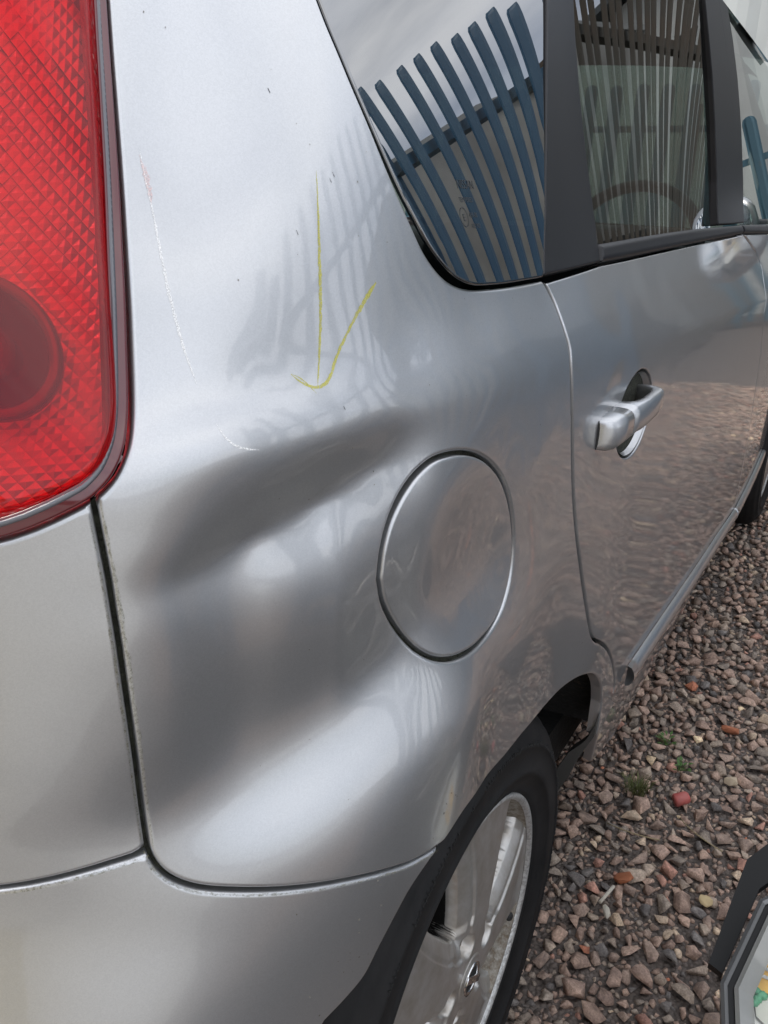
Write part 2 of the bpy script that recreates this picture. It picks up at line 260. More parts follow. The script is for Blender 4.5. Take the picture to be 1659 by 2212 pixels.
CTRL=np.array([(-0.30459,1.26501,25,0.0012),(-0.20156,1.28411,24,0.0012),(0.03589,1.34534,19,0.0012),(-0.38246,1.25008,20,0.0012),(-0.4151,1.12795,15,0.0012),(-0.40508,1.04875,15,0.0003),(-0.34556,1.1424,25,0.0012),(-0.28644,1.14583,25,0.0012),(-0.22266,1.15012,23,0.0012),(-0.1386,1.15656,20,0.0012),(-0.03809,1.20982,17,0.0012),(0.07637,1.19179,16,0.0012),(0.06282,1.1203,16,2e-05),(-0.33536,1.07801,26,0.0003),(-0.27767,1.0845,22,0.0012),(-0.22108,1.09394,17,0.0012),(-0.16227,1.10177,16,0.0012),(-0.04538,1.10847,15,0.0012),(-0.41847,0.98762,10,2e-05),(-0.37202,1.02962,23,0.0003),(-0.33719,1.03623,24,0.0003),(-0.2995,1.04319,14,0.0003),(-0.2531,1.05514,11,0.0003),(-0.18969,1.06203,12,0.0003),(-0.10228,1.05714,16,0.0003),(0.02735,1.05646,19,2e-05),(-0.37579,1.00856,23,2e-05),(-0.3366,1.01617,17,0.0003),(-0.29237,1.02133,14,0.0003),(-0.24106,1.02779,14,0.0003),(-0.18255,1.03138,16,0.0003),(-0.09838,1.03545,20,0.0003),(0.03146,1.03473,26,2e-05),(-0.4198,0.97482,12,2e-05),(-0.37904,0.99233,29,2e-05),(-0.34135,1.0004,33,2e-05),(-0.29856,1.00461,33,2e-05),(-0.24892,1.00729,31,0.0003),(-0.1836,1.00957,30,0.0003),(-0.10065,1.01274,30,0.0003),(0.04382,1.01559,28,2e-05),(-0.38082,0.98204,18,2e-05),(-0.33254,0.98633,16,2e-05),(-0.27308,0.98828,14,2e-05),(-0.19806,0.9868,10,2e-05),(-0.14007,0.9862,10,2e-05),(0.04787,0.97367,6,2e-05),(-0.43301,0.96482,5,2e-05),(-0.4089,0.96046,4,2e-05),(-0.38281,0.96555,8,2e-05),(-0.33376,0.97575,1,2e-05),(-0.27351,0.97643,-8,2e-05),(-0.21498,0.97657,-10,2e-05),(-0.16386,0.97495,4,2e-05),(-0.07135,0.9712,2,2e-05),(-0.35256,0.93191,-11,2e-05),(-0.31411,0.94374,-14,2e-05),(-0.27261,0.95573,-14,2e-05),(-0.22985,0.96892,-11,2e-05),(-0.35879,0.92214,-8,2e-05),(-0.31623,0.93167,-14,2e-05),(-0.2701,0.94279,-16,2e-05),(-0.22918,0.95585,-12,2e-05),(-0.2031,0.96991,-4,2e-05),(-0.35644,0.91434,9,2e-05),(-0.31291,0.92536,17,2e-05),(-0.26645,0.93695,22,2e-05),(-0.22594,0.94935,17,2e-05),(-0.19328,0.96223,8,2e-05),(-0.35364,0.90907,10,2e-05),(-0.30844,0.91857,17,2e-05),(-0.26203,0.93037,22,2e-05),(-0.22131,0.94209,16,2e-05),(-0.37524,0.91257,8,2e-05),(-0.34004,0.90096,9,2e-05),(-0.29971,0.9037,14,2e-05),(-0.25647,0.91443,15,2e-05),(-0.21745,0.92553,10,2e-05),(-0.38485,0.94329,5,2e-05),(-0.3939,0.88951,1,2e-05),(-0.35115,0.87429,0,2e-05),(-0.30181,0.88009,0,2e-05),(-0.25587,0.87546,-1,2e-05),(-0.38347,0.83471,-3,2e-05),(-0.34272,0.83958,-6,2e-05),(-0.30072,0.84773,-7,2e-05),(-0.2453,0.84797,-5,2e-05),(-0.17768,0.8644,-2,2e-05),(-0.13715,0.91687,-5,2e-05),(-0.15787,0.88129,-4,2e-05),(-0.02107,0.92803,1,2e-05),(0.02794,0.83908,-1,2e-05),(0.08636,0.75122,-2,2e-05),(-0.06596,0.84766,-3,2e-05),(-0.37495,0.78381,2,2e-05),(-0.3315,0.78851,2,2e-05),(-0.27893,0.80858,2,2e-05),(-0.21452,0.82553,4,2e-05),(-0.13851,0.8205,17,2e-05),(-0.04999,0.80326,10,2e-05),(-0.19945,0.82599,14,2e-05),(-0.37856,0.7539,20,2e-05),(-0.3533,0.75506,27,2e-05),(-0.31203,0.76514,27,2e-05),(-0.26526,0.77998,28,2e-05),(-0.20986,0.79863,29,2e-05),(-0.13574,0.80056,28,2e-05),(-0.01744,0.77139,8,2e-05),(-0.36002,0.73697,24,2e-05),(-0.3338,0.73031,26,2e-05),(-0.29342,0.74136,27,2e-05),(-0.24776,0.75788,27,2e-05),(-0.19078,0.77692,26,2e-05),(-0.09479,0.76247,14,2e-05),(0.05554,0.71399,2,2e-05),(-0.29677,0.70946,10,2e-05),(-0.25171,0.7246,9,2e-05),(-0.20076,0.74499,6,2e-05),(-0.10271,0.73039,3,2e-05),(0.04931,0.68106,0,2e-05),(0.18034,0.62586,0,2e-05),(-0.22299,0.68043,0,2e-05),(-0.16903,0.70103,0,2e-05),(-0.04326,0.65447,0,2e-05),(0.31219,0.52672,0,2e-05),(0.30985,0.57632,-1,2e-05),(-0.42839,0.93169,3,2e-05),(-0.43074,0.86811,1,2e-05),(-0.41859,0.80795,0,2e-05),(-0.45536,0.76728,0,2e-05),(-0.44952,0.73196,4,2e-05),(-0.41276,0.73916,6,2e-05),(-0.37821,0.7184,13,2e-05),(-0.33927,0.69376,11,2e-05),(-0.29274,0.67539,3,2e-05),(-0.46316,0.68632,17,2e-05),(-0.41741,0.68822,19,2e-05),(-0.37138,0.66904,14,2e-05),(-0.33288,0.63519,4,2e-05),(-0.26445,0.66436,-2,2e-05),(0.22,1.42,17,2e-05),(0.22,1.25,16,2e-05),(0.22,1.13,17,2e-05),(0.22,1.047,23,2e-05),(0.22,1.012,22,2e-05),(0.22,0.984,20,2e-05),(0.22,0.958,3,2e-05),(0.22,0.922,1.5,2e-05),(0.22,0.8,0.5,2e-05),(0.22,0.65,0,2e-05),(0.45,1.42,17,2e-05),(0.45,1.25,16,2e-05),(0.45,1.13,17,2e-05),(0.45,1.035,23,2e-05),(0.45,1,22,2e-05),(0.45,0.972,20,2e-05),(0.45,0.946,3,2e-05),(0.45,0.91,1.5,2e-05),(0.45,0.8,0.5,2e-05),(0.45,0.65,0,2e-05),(0.75,1.42,17,2e-05),(0.75,1.25,16,2e-05),(0.75,1.13,17,2e-05),(0.75,1.021,23,2e-05),(0.75,0.986,22,2e-05),(0.75,0.958,20,2e-05),(0.75,0.932,3,2e-05),(0.75,0.896,1.5,2e-05),(0.75,0.8,0.5,2e-05),(0.75,0.65,0,2e-05),(0.75,0.5,0,2e-05),(0.75,0.38,-2,2e-05),(0.75,0.25,-8,2e-05),(1.1,1.42,17,2e-05),(1.1,1.25,16,2e-05),(1.1,1.13,17,2e-05),(1.1,1.008,23,2e-05),(1.1,0.973,22,2e-05),(1.1,0.945,20,2e-05),(1.1,0.919,3,2e-05),(1.1,0.883,1.5,2e-05),(1.1,0.8,0.5,2e-05),(1.1,0.65,0,2e-05),(1.1,0.5,0,2e-05),(1.1,0.38,-2,2e-05),(1.1,0.25,-8,2e-05),(1.5,1.42,17,2e-05),(1.5,1.25,16,2e-05),(1.5,1.13,17,2e-05),(1.5,0.992,23,2e-05),(1.5,0.957,22,2e-05),(1.5,0.929,20,2e-05),(1.5,0.903,3,2e-05),(1.5,0.867,1.5,2e-05),(1.5,0.8,0.5,2e-05),(1.5,0.65,0,2e-05),(1.5,0.5,0,2e-05),(1.5,0.38,-2,2e-05),(1.5,0.25,-8,2e-05),(2,1.42,17,2e-05),(2,1.25,16,2e-05),(2,1.13,17,2e-05),(2,0.972,23,2e-05),(2,0.937,22,2e-05),(2,0.909,20,2e-05),(2,0.883,3,2e-05),(2,0.847,1.5,2e-05),(2,0.8,0.5,2e-05),(2,0.65,0,2e-05),(2,0.5,0,2e-05),(2,0.38,-2,2e-05),(2,0.25,-8,2e-05),(2.6,1.42,17,2e-05),(2.6,1.25,16,2e-05),(2.6,1.13,17,2e-05),(2.6,0.955,23,2e-05),(2.6,0.92,22,2e-05),(2.6,0.892,20,2e-05),(2.6,0.866,3,2e-05),(2.6,0.83,1.5,2e-05),(2.6,0.8,0.5,2e-05),(2.6,0.65,0,2e-05),(2.6,0.5,0,2e-05),(2.6,0.38,-2,2e-05),(2.6,0.25,-8,2e-05)])
CREASE=np.array([(-1,0.9703),(-0.4324,0.9703),(-0.3968,0.976),(-0.3327,0.9852),(-0.2733,0.987),(-0.1981,0.9868),(-0.1401,0.9862),(0.0657,0.9789),(0.42,0.962),(0.8,0.944),(1.3,0.925),(1.8,0.905),(2.6,0.88),(4,0.86)])
F={
 'seam_light':[(-0.3261,1.287),(-0.3407,1.2382),(-0.3489,1.2076),(-0.3513,1.1948),(-0.3555,1.1733),(-0.3602,1.1457),(-0.3658,1.1098),(-0.371,1.0763),(-0.3753,1.0427),(-0.3784,1.0194),(-0.3806,1.0069),(-0.3838,0.9958),(-0.388,0.987),(-0.3932,0.979),(-0.3988,0.9734),(-0.404,0.9693)],
 'seam_tail':[(-0.4035,0.9663),(-0.4027,0.9552),(-0.4017,0.9433),(-0.4003,0.926),(-0.3995,0.9085),(-0.3987,0.8904),(-0.398,0.8712),(-0.397,0.8481),(-0.3958,0.8204),(-0.3946,0.7899),(-0.3939,0.7677),(-0.3938,0.7587)],
 'seam_bump':[(-0.3938,0.7587),(-0.3923,0.7519),(-0.3889,0.7443),(-0.3839,0.7378),(-0.3766,0.7316),(-0.3671,0.7259),(-0.3522,0.7193),(-0.3261,0.7087),(-0.3035,0.7007),(-0.2784,0.6922),(-0.2529,0.6827),(-0.2294,0.6741),(-0.2102,0.6694),(-0.1921,0.6659)],
 'seam_door':[(0.0453,1.0475),(0.0506,1.0384),(0.0549,1.0285),(0.0554,1.0159),(0.0557,1.0025),(0.0574,0.991),(0.0571,0.9762),(0.064,0.9468),(0.0766,0.9102),(0.0922,0.8705),(0.1087,0.8328),(0.13,0.7914),(0.1583,0.747),(0.189,0.6986),(0.2169,0.6544),(0.2339,0.6303),(0.2519,0.6144),(0.2782,0.5982),(0.307,0.5784),(0.3366,0.5535),(0.3628,0.5253),(0.3838,0.496),(0.3952,0.4686),(0.3925,0.4555)],
 'win_edge':[(-0.204,1.3114),(-0.2058,1.2597),(-0.2018,1.2272),(-0.1996,1.213),(-0.1975,1.2012),(-0.1936,1.1865),(-0.189,1.1689),(-0.1836,1.1518),(-0.1767,1.1304),(-0.1688,1.1103),(-0.1596,1.0936),(-0.15,1.0782),(-0.1398,1.0679),(-0.128,1.0598),(-0.1136,1.0542),(-0.0966,1.0507),(-0.0701,1.049),(-0.0297,1.0479),(0.0099,1.0476),(0.0453,1.0475)],
 'light_bottom':[(-0.404,0.9693),(-0.4115,0.9657),(-0.4212,0.9614),(-0.4318,0.9572),(-0.4423,0.954),(-0.4547,0.9513)],
 'tail_bottom':[(-0.394,0.7571),(-0.4014,0.7561),(-0.4137,0.7551),(-0.4283,0.7529),(-0.4453,0.7499),(-0.46,0.7473),(-0.475,0.7452)],
 'flap':[(-0.2317,0.8831),(-0.2293,0.8998),(-0.2241,0.9136),(-0.2167,0.9254),(-0.2073,0.936),(-0.1954,0.9447),(-0.1803,0.9497),(-0.1604,0.9492),(-0.1387,0.9451),(-0.1145,0.9365),(-0.0905,0.9236),(-0.0687,0.907),(-0.0506,0.886),(-0.0371,0.8636),(-0.0285,0.8419),(-0.0275,0.8203),(-0.0346,0.8017),(-0.0508,0.7886),(-0.0765,0.7829),(-0.1116,0.7859),(-0.1433,0.7932),(-0.1673,0.8008),(-0.1844,0.809),(-0.1971,0.8191),(-0.2068,0.8317),(-0.2174,0.8482),(-0.227,0.8659)],
 'belt':[(0.2065,1.0527),(0.4046,1.054),(0.6912,1.0561),(1.1952,1.0587)],
 'belt_top':[(0.2147,1.0717),(0.2972,1.0731),(0.4217,1.0747),(0.5475,1.076),(0.7049,1.0769),(0.9044,1.0766),(1.1717,1.076)],
 'pil_l':[(0.2626,1.4552),(0.2221,1.3623),(0.1915,1.3033),(0.1771,1.2782),(0.1445,1.2175),(0.1144,1.159),(0.0826,1.1023),(0.0464,1.0489)],
 'pil_r':[(0.308,1.4691),(0.2831,1.3772),(0.2641,1.3178),(0.2563,1.2924),(0.2449,1.2503),(0.2374,1.2085),(0.2325,1.1666),(0.2298,1.1326),(0.2262,1.1069),(0.2214,1.0854),(0.2147,1.0717),(0.2095,1.0607),(0.2065,1.0527)],
 'b_l':[(0.7595,1.6139),(0.8116,1.5087),(0.8367,1.4322),(0.8417,1.3968),(0.8609,1.3501),(0.8838,1.2952),(0.9034,1.2232),(0.916,1.147),(0.9092,1.0772)],
 'b_m':[(0.8494,1.6437),(0.9318,1.5393),(0.9635,1.4581),(0.9705,1.4201),(1.0177,1.3738),(1.0606,1.3156),(1.1025,1.2376),(1.1345,1.1529),(1.1466,1.0764),(1.1887,1.0588)],
 'b_r':[(0.9292,1.6701),(1.0093,1.559),(1.0408,1.4738),(1.0596,1.4362),(1.1138,1.3883),(1.1618,1.3274),(1.203,1.2448),(1.2278,1.1554),(1.2249,1.077)],
 'door_front':[(1.1887,1.0588),(1.2732,1.041),(1.3707,1.0167),(1.4134,0.9836),(1.3867,0.9501),(1.3677,0.8888),(1.4365,0.8094),(1.4795,0.7165),(1.5189,0.6064),(1.5452,0.5044),(1.5527,0.4277),(1.5623,0.3736)],
 'strip':[(1.5623,0.3736),(1.2324,0.4108),(0.9767,0.4316),(0.7802,0.447),(0.6222,0.4581),(0.5193,0.464),(0.4634,0.4673)],
 'strip_lo':[(1.6396,0.3329),(1.3123,0.3685),(1.0314,0.3977),(0.8215,0.4179),(0.6548,0.4323),(0.5519,0.441),(0.4783,0.454)],
 'handle_b':[(0.1642,0.881),(0.1546,0.9094)],
 'handle':[(0.1511,0.896),(0.1779,0.9045),(0.2519,0.9021),(0.3403,0.896),(0.4118,0.8943)],
 'cup':[(0.2237,0.9134),(0.2318,0.9268),(0.2567,0.9341),(0.2888,0.9336),(0.3239,0.9206),(0.3553,0.9016),(0.3466,0.8837),(0.3355,0.841),(0.293,0.8439),(0.2536,0.8539),(0.2292,0.8761)],
 'arrow_stem':[(-0.2398,1.1209),(-0.244,1.1059),(-0.2498,1.0843),(-0.2541,1.065),(-0.2577,1.0455),(-0.2619,1.0284),(-0.2662,1.0165),(-0.2704,1.0078)],
 'arrow_hook':[(-0.208,1.0603),(-0.2195,1.0519),(-0.2321,1.0412),(-0.2432,1.0305),(-0.252,1.0212),(-0.2582,1.0137),(-0.264,1.0095),(-0.2705,1.0082),(-0.2763,1.0096),(-0.2814,1.0127),(-0.2853,1.0164)],
 'arrow_loop':[(-0.2853,1.0164),(-0.282,1.0151),(-0.2783,1.0124),(-0.2747,1.0082),(-0.2722,1.0051)],
 'scratch':[(-0.3498,1.1277),(-0.3498,1.1213),(-0.3497,1.1113),(-0.3494,1.1017),(-0.3495,1.0889),(-0.3496,1.076),(-0.3494,1.0631),(-0.3483,1.0511),(-0.3471,1.039),(-0.3454,1.029),(-0.343,1.0167)],
 'scratch_low':[(-0.3379,0.998),(-0.336,0.9932),(-0.3322,0.9881),(-0.3262,0.9847),(-0.317,0.9824)],
 'chip':[(-0.2563,0.9966),(-0.2581,1.1615),(-0.2277,1.1204),(-0.2311,1.1171),(-0.264,1.0899)],
 'pimple':[(-0.1824,1.0673)],
 'bowl':[(-0.4467,1.0408)],
 'etch':[(-0.0814,1.1051)],
 'smear':[(0.1338,0.7615),(0.4099,0.5494),(0.3984,0.5978)],
 'spots':[(0.1494,0.9926),(0.1493,0.982),(0.129,0.9699),(0.1695,1.0157)],
 'arch':[(-0.1921,0.6659),(-0.164,0.6721),(-0.1092,0.6532),(-0.0475,0.6327),(0.0082,0.6216),(0.0581,0.6095),(0.1044,0.6032),(0.1469,0.5988),(0.1885,0.5899),(0.2282,0.5765),(0.2692,0.5568),(0.2976,0.5344),(0.3169,0.5107),(0.3286,0.4834)],
 'rocker_out':[(0.368,0.4542),(0.3504,0.4447),(0.309,0.4404),(0.2741,0.4405),(0.2431,0.4397),(0.2243,0.4317),(0.1894,0.4313)],
 'rocker_in':[(0.1704,0.4756),(0.1899,0.4761),(0.2097,0.4775),(0.2475,0.4641)],
 'door_low':[(0.4539,0.462),(0.4283,0.4552),(0.4051,0.4539)],
 'bump_arch':[(-0.1921,0.6659),(-0.2089,0.6584),(-0.2244,0.647),(-0.2363,0.6315),(-0.25,0.6123),(-0.2639,0.5933),(-0.2822,0.585),(-0.2996,0.5803)],
 'crease_bits':[(-0.2028,0.9847)],
}
PANE=([-0.77039, -0.01585, 0.3945, -0.30745, 0.00653, 0.07762],[-0.08265, 1.12714],[[-0.07746, -0.76958, 1.12714], [0.97044, -0.03016, -0.0], [0.04264, 0.36105, 1.0]])
GPOS=[(0.7939,-0.8969,0.0180),(0.5460,-0.8692,0.0180),(1.1068,-0.9504,0.0180),(0.5694,-0.9996,0.0180),(0.9171,-0.9815,0.0180),(0.4548,-0.8639,0.0180),(0.4786,-0.8568,0.0180),(0.6985,-0.9547,0.0180),(0.6368,-0.8542,0.0180),(0.7935,-0.8254,0.0060),(0.9847,-0.8404,0.0060),(0.9113,-0.8839,0.0060)]
CUP=((0.2895,0.8875),0.0658,0.0465)
LAMP_OUT=[(-0.0114,0.1649),(-0.0242,0.1601),(-0.0909,0.0768),(-0.1004,0.0366),(-0.1200,-0.0471),(0.0428,-0.0587),(0.1067,0.0540),(0.1105,0.1696)]
FX,FY,FN=-.17,-1.9,28
BOLL=(-1.68,-.92,0)
FLANGE=[(0.3250,-0.8335,0.4653),(0.3250,-0.8289,0.4412),(0.3250,-0.8223,0.4212),(0.3250,-0.8134,0.4077),(0.3250,-0.8007,0.3916),(0.3250,-0.7934,0.3729),(0.3250,-0.7859,0.3546),(0.3250,-0.7924,0.3203),(0.3250,-0.8052,0.3526),(0.3250,-0.8117,0.3775),(0.3250,-0.8212,0.4032),(0.3250,-0.8322,0.4298)]

S=Surf(ctrl=CTRL,crease=CREASE)
F={k:np.array(v,float) for k,v in F.items()}
class Fit:
    '''a pane of glass: one even, gently curved sheet through the edges of its opening'''
    def __init__(self,pts,deg=2,tw=0.,al=0.,be=0.,ka=0.,sh=0.):
        self.tw=tw; self.al=al; self.be=be; self.ka=ka; self.sh=sh
        P=S.P(pts[:,0],pts[:,1]); self.c=pts.mean(0); self.deg=deg
        self.k=np.linalg.lstsq(self.A(pts[:,0],pts[:,1]),P,rcond=None)[0]
        self.n=None
    def A(self,s,z):
        a,b=s-self.c[0],z-self.c[1]; q=[np.ones_like(a),a,b]
        if self.deg>1.2: q+=[a*b,b*b]
        if self.deg>1.5: q+=[a*a]
        if self.deg>2: q+=[b**3,a*b*b,a*a*b,a**3]
        return np.stack(q,1)
    def P(self,s,z,off=0.):
        s=np.atleast_1d(np.asarray(s,float)); z=np.atleast_1d(np.asarray(z,float)); X=self.A(s,z)@self.k
        a=s-self.c[0]; b=z-self.c[1]
        X=X+np.stack([0*s,-self.tw*a*b-self.al*a+self.be*b+self.ka*a*a+self.sh,0*s],1)
        if np.any(off):
            n=surf_n(s,z,surf=self,raw=True); X=X+n*(np.asarray(off)*np.ones(len(s)))[:,None]
        return X
def surf_n(s,z,e=.0015,surf=None,raw=False):
    S_=surf or S
    a=S_.P(s+e,z)-S_.P(s-e,z); b=S_.P(s,z+e)-S_.P(s,z-e); n=np.cross(a,b); n/=np.linalg.norm(n,axis=1)[:,None]+1e-12
    return n      # tangent(+s) x (+z): for the right-hand side this points outwards (-y)
def resample(P,h,closed=True):
    P=np.asarray(P,float); Q=np.vstack([P,P[:1]]) if closed else P
    l=np.r_[0,np.cumsum(np.linalg.norm(np.diff(Q,axis=0),axis=1))]; n=max(3,int(round(l[-1]/h)))
    t=np.linspace(0,l[-1],n+1)
    if closed: t=t[:-1]
    return np.stack([np.interp(t,l,Q[:,0]),np.interp(t,l,Q[:,1])],1)
def spl(P,n=10):           # rounded polyline
    return catmull(np.asarray(P,float),n)
def area(P): return .5*np.sum(P[:,0]*np.roll(P[:,1],-1)-np.roll(P[:,0],-1)*P[:,1])
def inside(P,q):
    x,y=q[:,0],q[:,1]; c=np.zeros(len(q),bool); a=P; b=np.roll(P,-1,0)
    for (x0,y0),(x1,y1) in zip(a,b):
        if y0==y1: continue
        m=((y0>y)!=(y1>y)); c^=m&(x<(x1-x0)*(y-y0)/(y1-y0)+x0)
    return c
def bdist(P,q):
    a=P; b=np.roll(P,-1,0); ab=b-a; L2=(ab**2).sum(1)+1e-15; out=np.empty(len(q)); 
    for k in range(0,len(q),4000):
        d=q[k:k+4000,None]-a[None]; t=np.clip((d*ab).sum(-1)/L2,0,1); out[k:k+4000]=np.sqrt((((d-t[...,None]*ab))**2).sum(-1).min(1))
    return out
def inset(P,g):
    P=resample(P,.003) if len(P)<40 else P
    if area(P)<0: P=P[::-1]
    t=np.roll(P,-1,0)-np.roll(P,1,0); t/=np.linalg.norm(t,axis=1)[:,None]+1e-12
    return P+np.stack([-t[:,1],t[:,0]],1)*g
def clipz(P,zm):           # keep the part of an outline below height zm
    P=np.asarray(P,float); out=[]
    for a,b in zip(P,np.roll(P,-1,0)):
        if a[1]<=zm: out.append(a)
        if (a[1]<=zm)!=(b[1]<=zm): t=(zm-a[1])/(b[1]-a[1]); out.append(a+(b-a)*t)
    return np.array(out)
ZR=1.43
def panel(name,outline,mat,parent,holes=(),h=.006,hb=.004,er=.0028,ret=.012,off=0.,gap=0.,prof=None,surf=None,**props):
    S_=surf or S
    o=resample(outline,hb)
    if area(o)<0: o=o[::-1]
    loops=[inset(o,gap)]
    for q in holes:
        q=resample(q,hb)
        if area(q)>0: q=q[::-1]
        t=np.roll(q,-1,0)-np.roll(q,1,0); t/=np.linalg.norm(t,axis=1)[:,None]
        loops.append(q+np.stack([-t[:,1],t[:,0]],1)*gap)
    allP=lambda q: np.min([bdist(l,q) for l in loops],0)
    pts=[];edges=[];base_i=0;bn=[]
    for l in loops:
        n=len(l); pts.append(l); edges+=[(base_i+i,base_i+(i+1)%n) for i in range(n)]; base_i+=n
        t=np.roll(l,-1,0)-np.roll(l,1,0); t/=np.linalg.norm(t,axis=1)[:,None]; bn.append(np.stack([-t[:,1],t[:,0]],1))
    nb=base_i; bnn=np.vstack(bn); bp=np.vstack(pts)
    rows=(er*.12,er*.35,er*.7,er*1.1,er*1.7) if er>0 else ()
    if prof is not None: rows=prof[0]
    def ins(q):
        c=inside(loops[0],q)
        for l in loops[1:]: c&=~inside(l,q)
        return c
    last=0
    for r in rows:
        q=bp+bnn*r; k=ins(q); q=q[k]; k2=allP(q)>r*.93; pts.append(q[k2]); last=r
    mn,mx_=loops[0].min(0),loops[0].max(0)
    gx=np.arange(mn[0],mx_[0],h); gy=np.arange(mn[1],mx_[1],h*.866); GX,GY=np.meshgrid(gx,gy); GX=GX+(np.arange(len(gy))%2*h/2)[:,None]
    q=np.stack([GX.ravel(),GY.ravel()],1); q=q[ins(q)]; q=q[allP(q)>last+h*.45]; pts.append(q)
    P=np.vstack(pts)
    v,e,f,ov,oe,of=delaunay_2d_cdt([Vector(p) for p in P],edges,[],0,1e-7)
    P=np.array([(a.x,a.y) for a in v]); T=np.array([t for t in f if len(t)==3])
    T=T[ins(P[T].mean(1))]
    a=P[T[:,1]]-P[T[:,0]]; b=P[T[:,2]]-P[T[:,0]]; cr=a[:,0]*b[:,1]-a[:,1]*b[:,0]; T=T[abs(cr)>1e-12]; cr=cr[abs(cr)>1e-12]; T[cr<0]=T[cr<0][:,::-1]
    used=np.unique(T); mp_=-np.ones(len(P),int); mp_[used]=np.arange(len(used)); P=P[used]; T=mp_[T]
    dist=allP(P); nrm=surf_n(P[:,0],P[:,1],surf=S_); X=S_.P(P[:,0],P[:,1],off)
    nn=nrm.copy()
    # outward edge direction in 3D
    near=np.where(dist<max(er*1.2,1e-9) if prof is None else dist<prof[0][-1]*1.05)[0]
    if len(near):
        D2=((P[near,None]-bp[None])**2).sum(-1).argmin(1); od=-bnn[D2]
        e=.001; ts=(S_.P(P[near,0]+e,P[near,1])-S_.P(P[near,0]-e,P[near,1]))/(2*e); tz=(S_.P(P[near,0],P[near,1]+e)-S_.P(P[near,0],P[near,1]-e))/(2*e)
        o3=ts*od[:,:1]+tz*od[:,1:]; o3/=np.linalg.norm(o3,axis=1)[:,None]
        if prof is None:
            u=np.clip(1-dist[near]/er,0,1); dep=er*(1-np.sqrt(np.clip(1-u*u,0,1))); sl=np.clip(u,0,.995); ang=np.arcsin(sl)
            X[near]-=nrm[near]*dep[:,None]; nn[near]=nrm[near]*np.cos(ang)[:,None]+o3*np.sin(ang)[:,None]
        else:
            X[near]+=nrm[near]*np.interp(dist[near],(0,)+tuple(prof[0]),prof[1])[:,None]
    if prof is not None: nn=None
    V=[X]; Tn=[T]
    if ret>0:
        E={}
        for t in T:
            for i in range(3):
                a,b=int(t[i]),int(t[(i+1)%3]); 
                if (b,a) in E: del E[(b,a)]
                else: E[(a,b)]=1
        bv=sorted({i for e_ in E for i in e_}); ix={v_:len(X)+k for k,v_ in enumerate(bv)}
        V.append(X[bv]-nrm[bv]*ret); sk=[]
        for a,b in E: sk+=[(b,a,ix[a]),(b,ix[a],ix[b])]
        Tn.append(np.array(sk))
        if nn is not None: nn=np.vstack([nn,nn[bv]])
    me=mesh(name,np.vstack(V),np.vstack(Tn),True,nn)
    return link(name,me,mat,parent,**props)
def strip_on(name,P,width,mat,parent,off=.00015,wob=.0,h=.003,ends=.35,surf=None):
    S_=surf or S
    P=resample(P,h,False); n=len(P); t=np.gradient(P,axis=0); t/=np.linalg.norm(t,axis=1)[:,None]; nn=np.stack([-t[:,1],t[:,0]],1)
    wd=(np.interp(np.linspace(0,1,n),np.linspace(0,1,len(width)),width) if hasattr(width,'__len__') else np.full(n,width))*.5
    tap=np.clip(np.minimum(np.arange(n),np.arange(n)[::-1])/3.,ends,1); wd=wd*tap
    l=P+nn*(wd*(1+wob*rng.normal(size=n)))[:,None]; r=P-nn*(wd*(1+wob*rng.normal(size=n)))[:,None]; Q=np.empty((2*n,2)); Q[0::2]=l; Q[1::2]=r
    X=S_.P(Q[:,0],Q[:,1],off); f=np.array([(2*i,2*i+1,2*i+3,2*i+2) for i in range(n-1)])
    return link(name,mesh(name,X,f,True,surf_n(Q[:,0],Q[:,1],surf=S_)),mat,parent)

car=thing('hatchback_car','dented silver hatchback with a yellow crayon arrow on its rear quarter panel','car')
# outlines ------------------------------------------------------------------
seam_light=spl(F['seam_light'],6); seam_tail=F['seam_tail']; seam_bump=spl(F['seam_bump'],6); seam_door=spl(F['seam_door'],6); win_edge=spl(F['win_edge'],6)
# wheel arch opening in (s,z): rises round the wheel
AR=.356; AZ=.297
def arch_pt(a,r=AR): return (r*math.cos(a),AZ+r*math.sin(a))
a_end=None
j=seam_bump[-1]; a_start=math.atan2(j[1]-AZ,j[0])
arch=spl(F['arch'],6); bump_arch=spl(F['bump_arch'],6)
ztop=1.44
def upto(P,zt=ztop):      # extend an upright edge to the roof rail
    d=P[0]-P[1]; d=d/max(d[1],1e-6); return np.vstack([[P[0]+d*max(0,zt-P[0,1])],P])
wtop=upto(win_edge,1.44)
quarter=np.vstack([wtop, seam_door[1:], [(.425,.43),(.345,.425),(.332,.427)], arch[::-1], seam_bump[::-1][1:], seam_tail[::-1], seam_light[::-1], [(seam_light[0,0]+.012,1.44)]]); quarter=clipz(quarter,ZR)
flap=spl(np.vstack([F['flap'],F['flap'][:1]]),5)[:-1]
qp=panel('quarter_panel',quarter,M['paint'],car,holes=[flap],gap=.0013,h=.0055,label='dented quarter panel with yellow crayon arrow and white scratch')
panel('fuel_flap',flap,M['paint'],car,gap=.0017,h=.006,off=.0004,er=.0022)
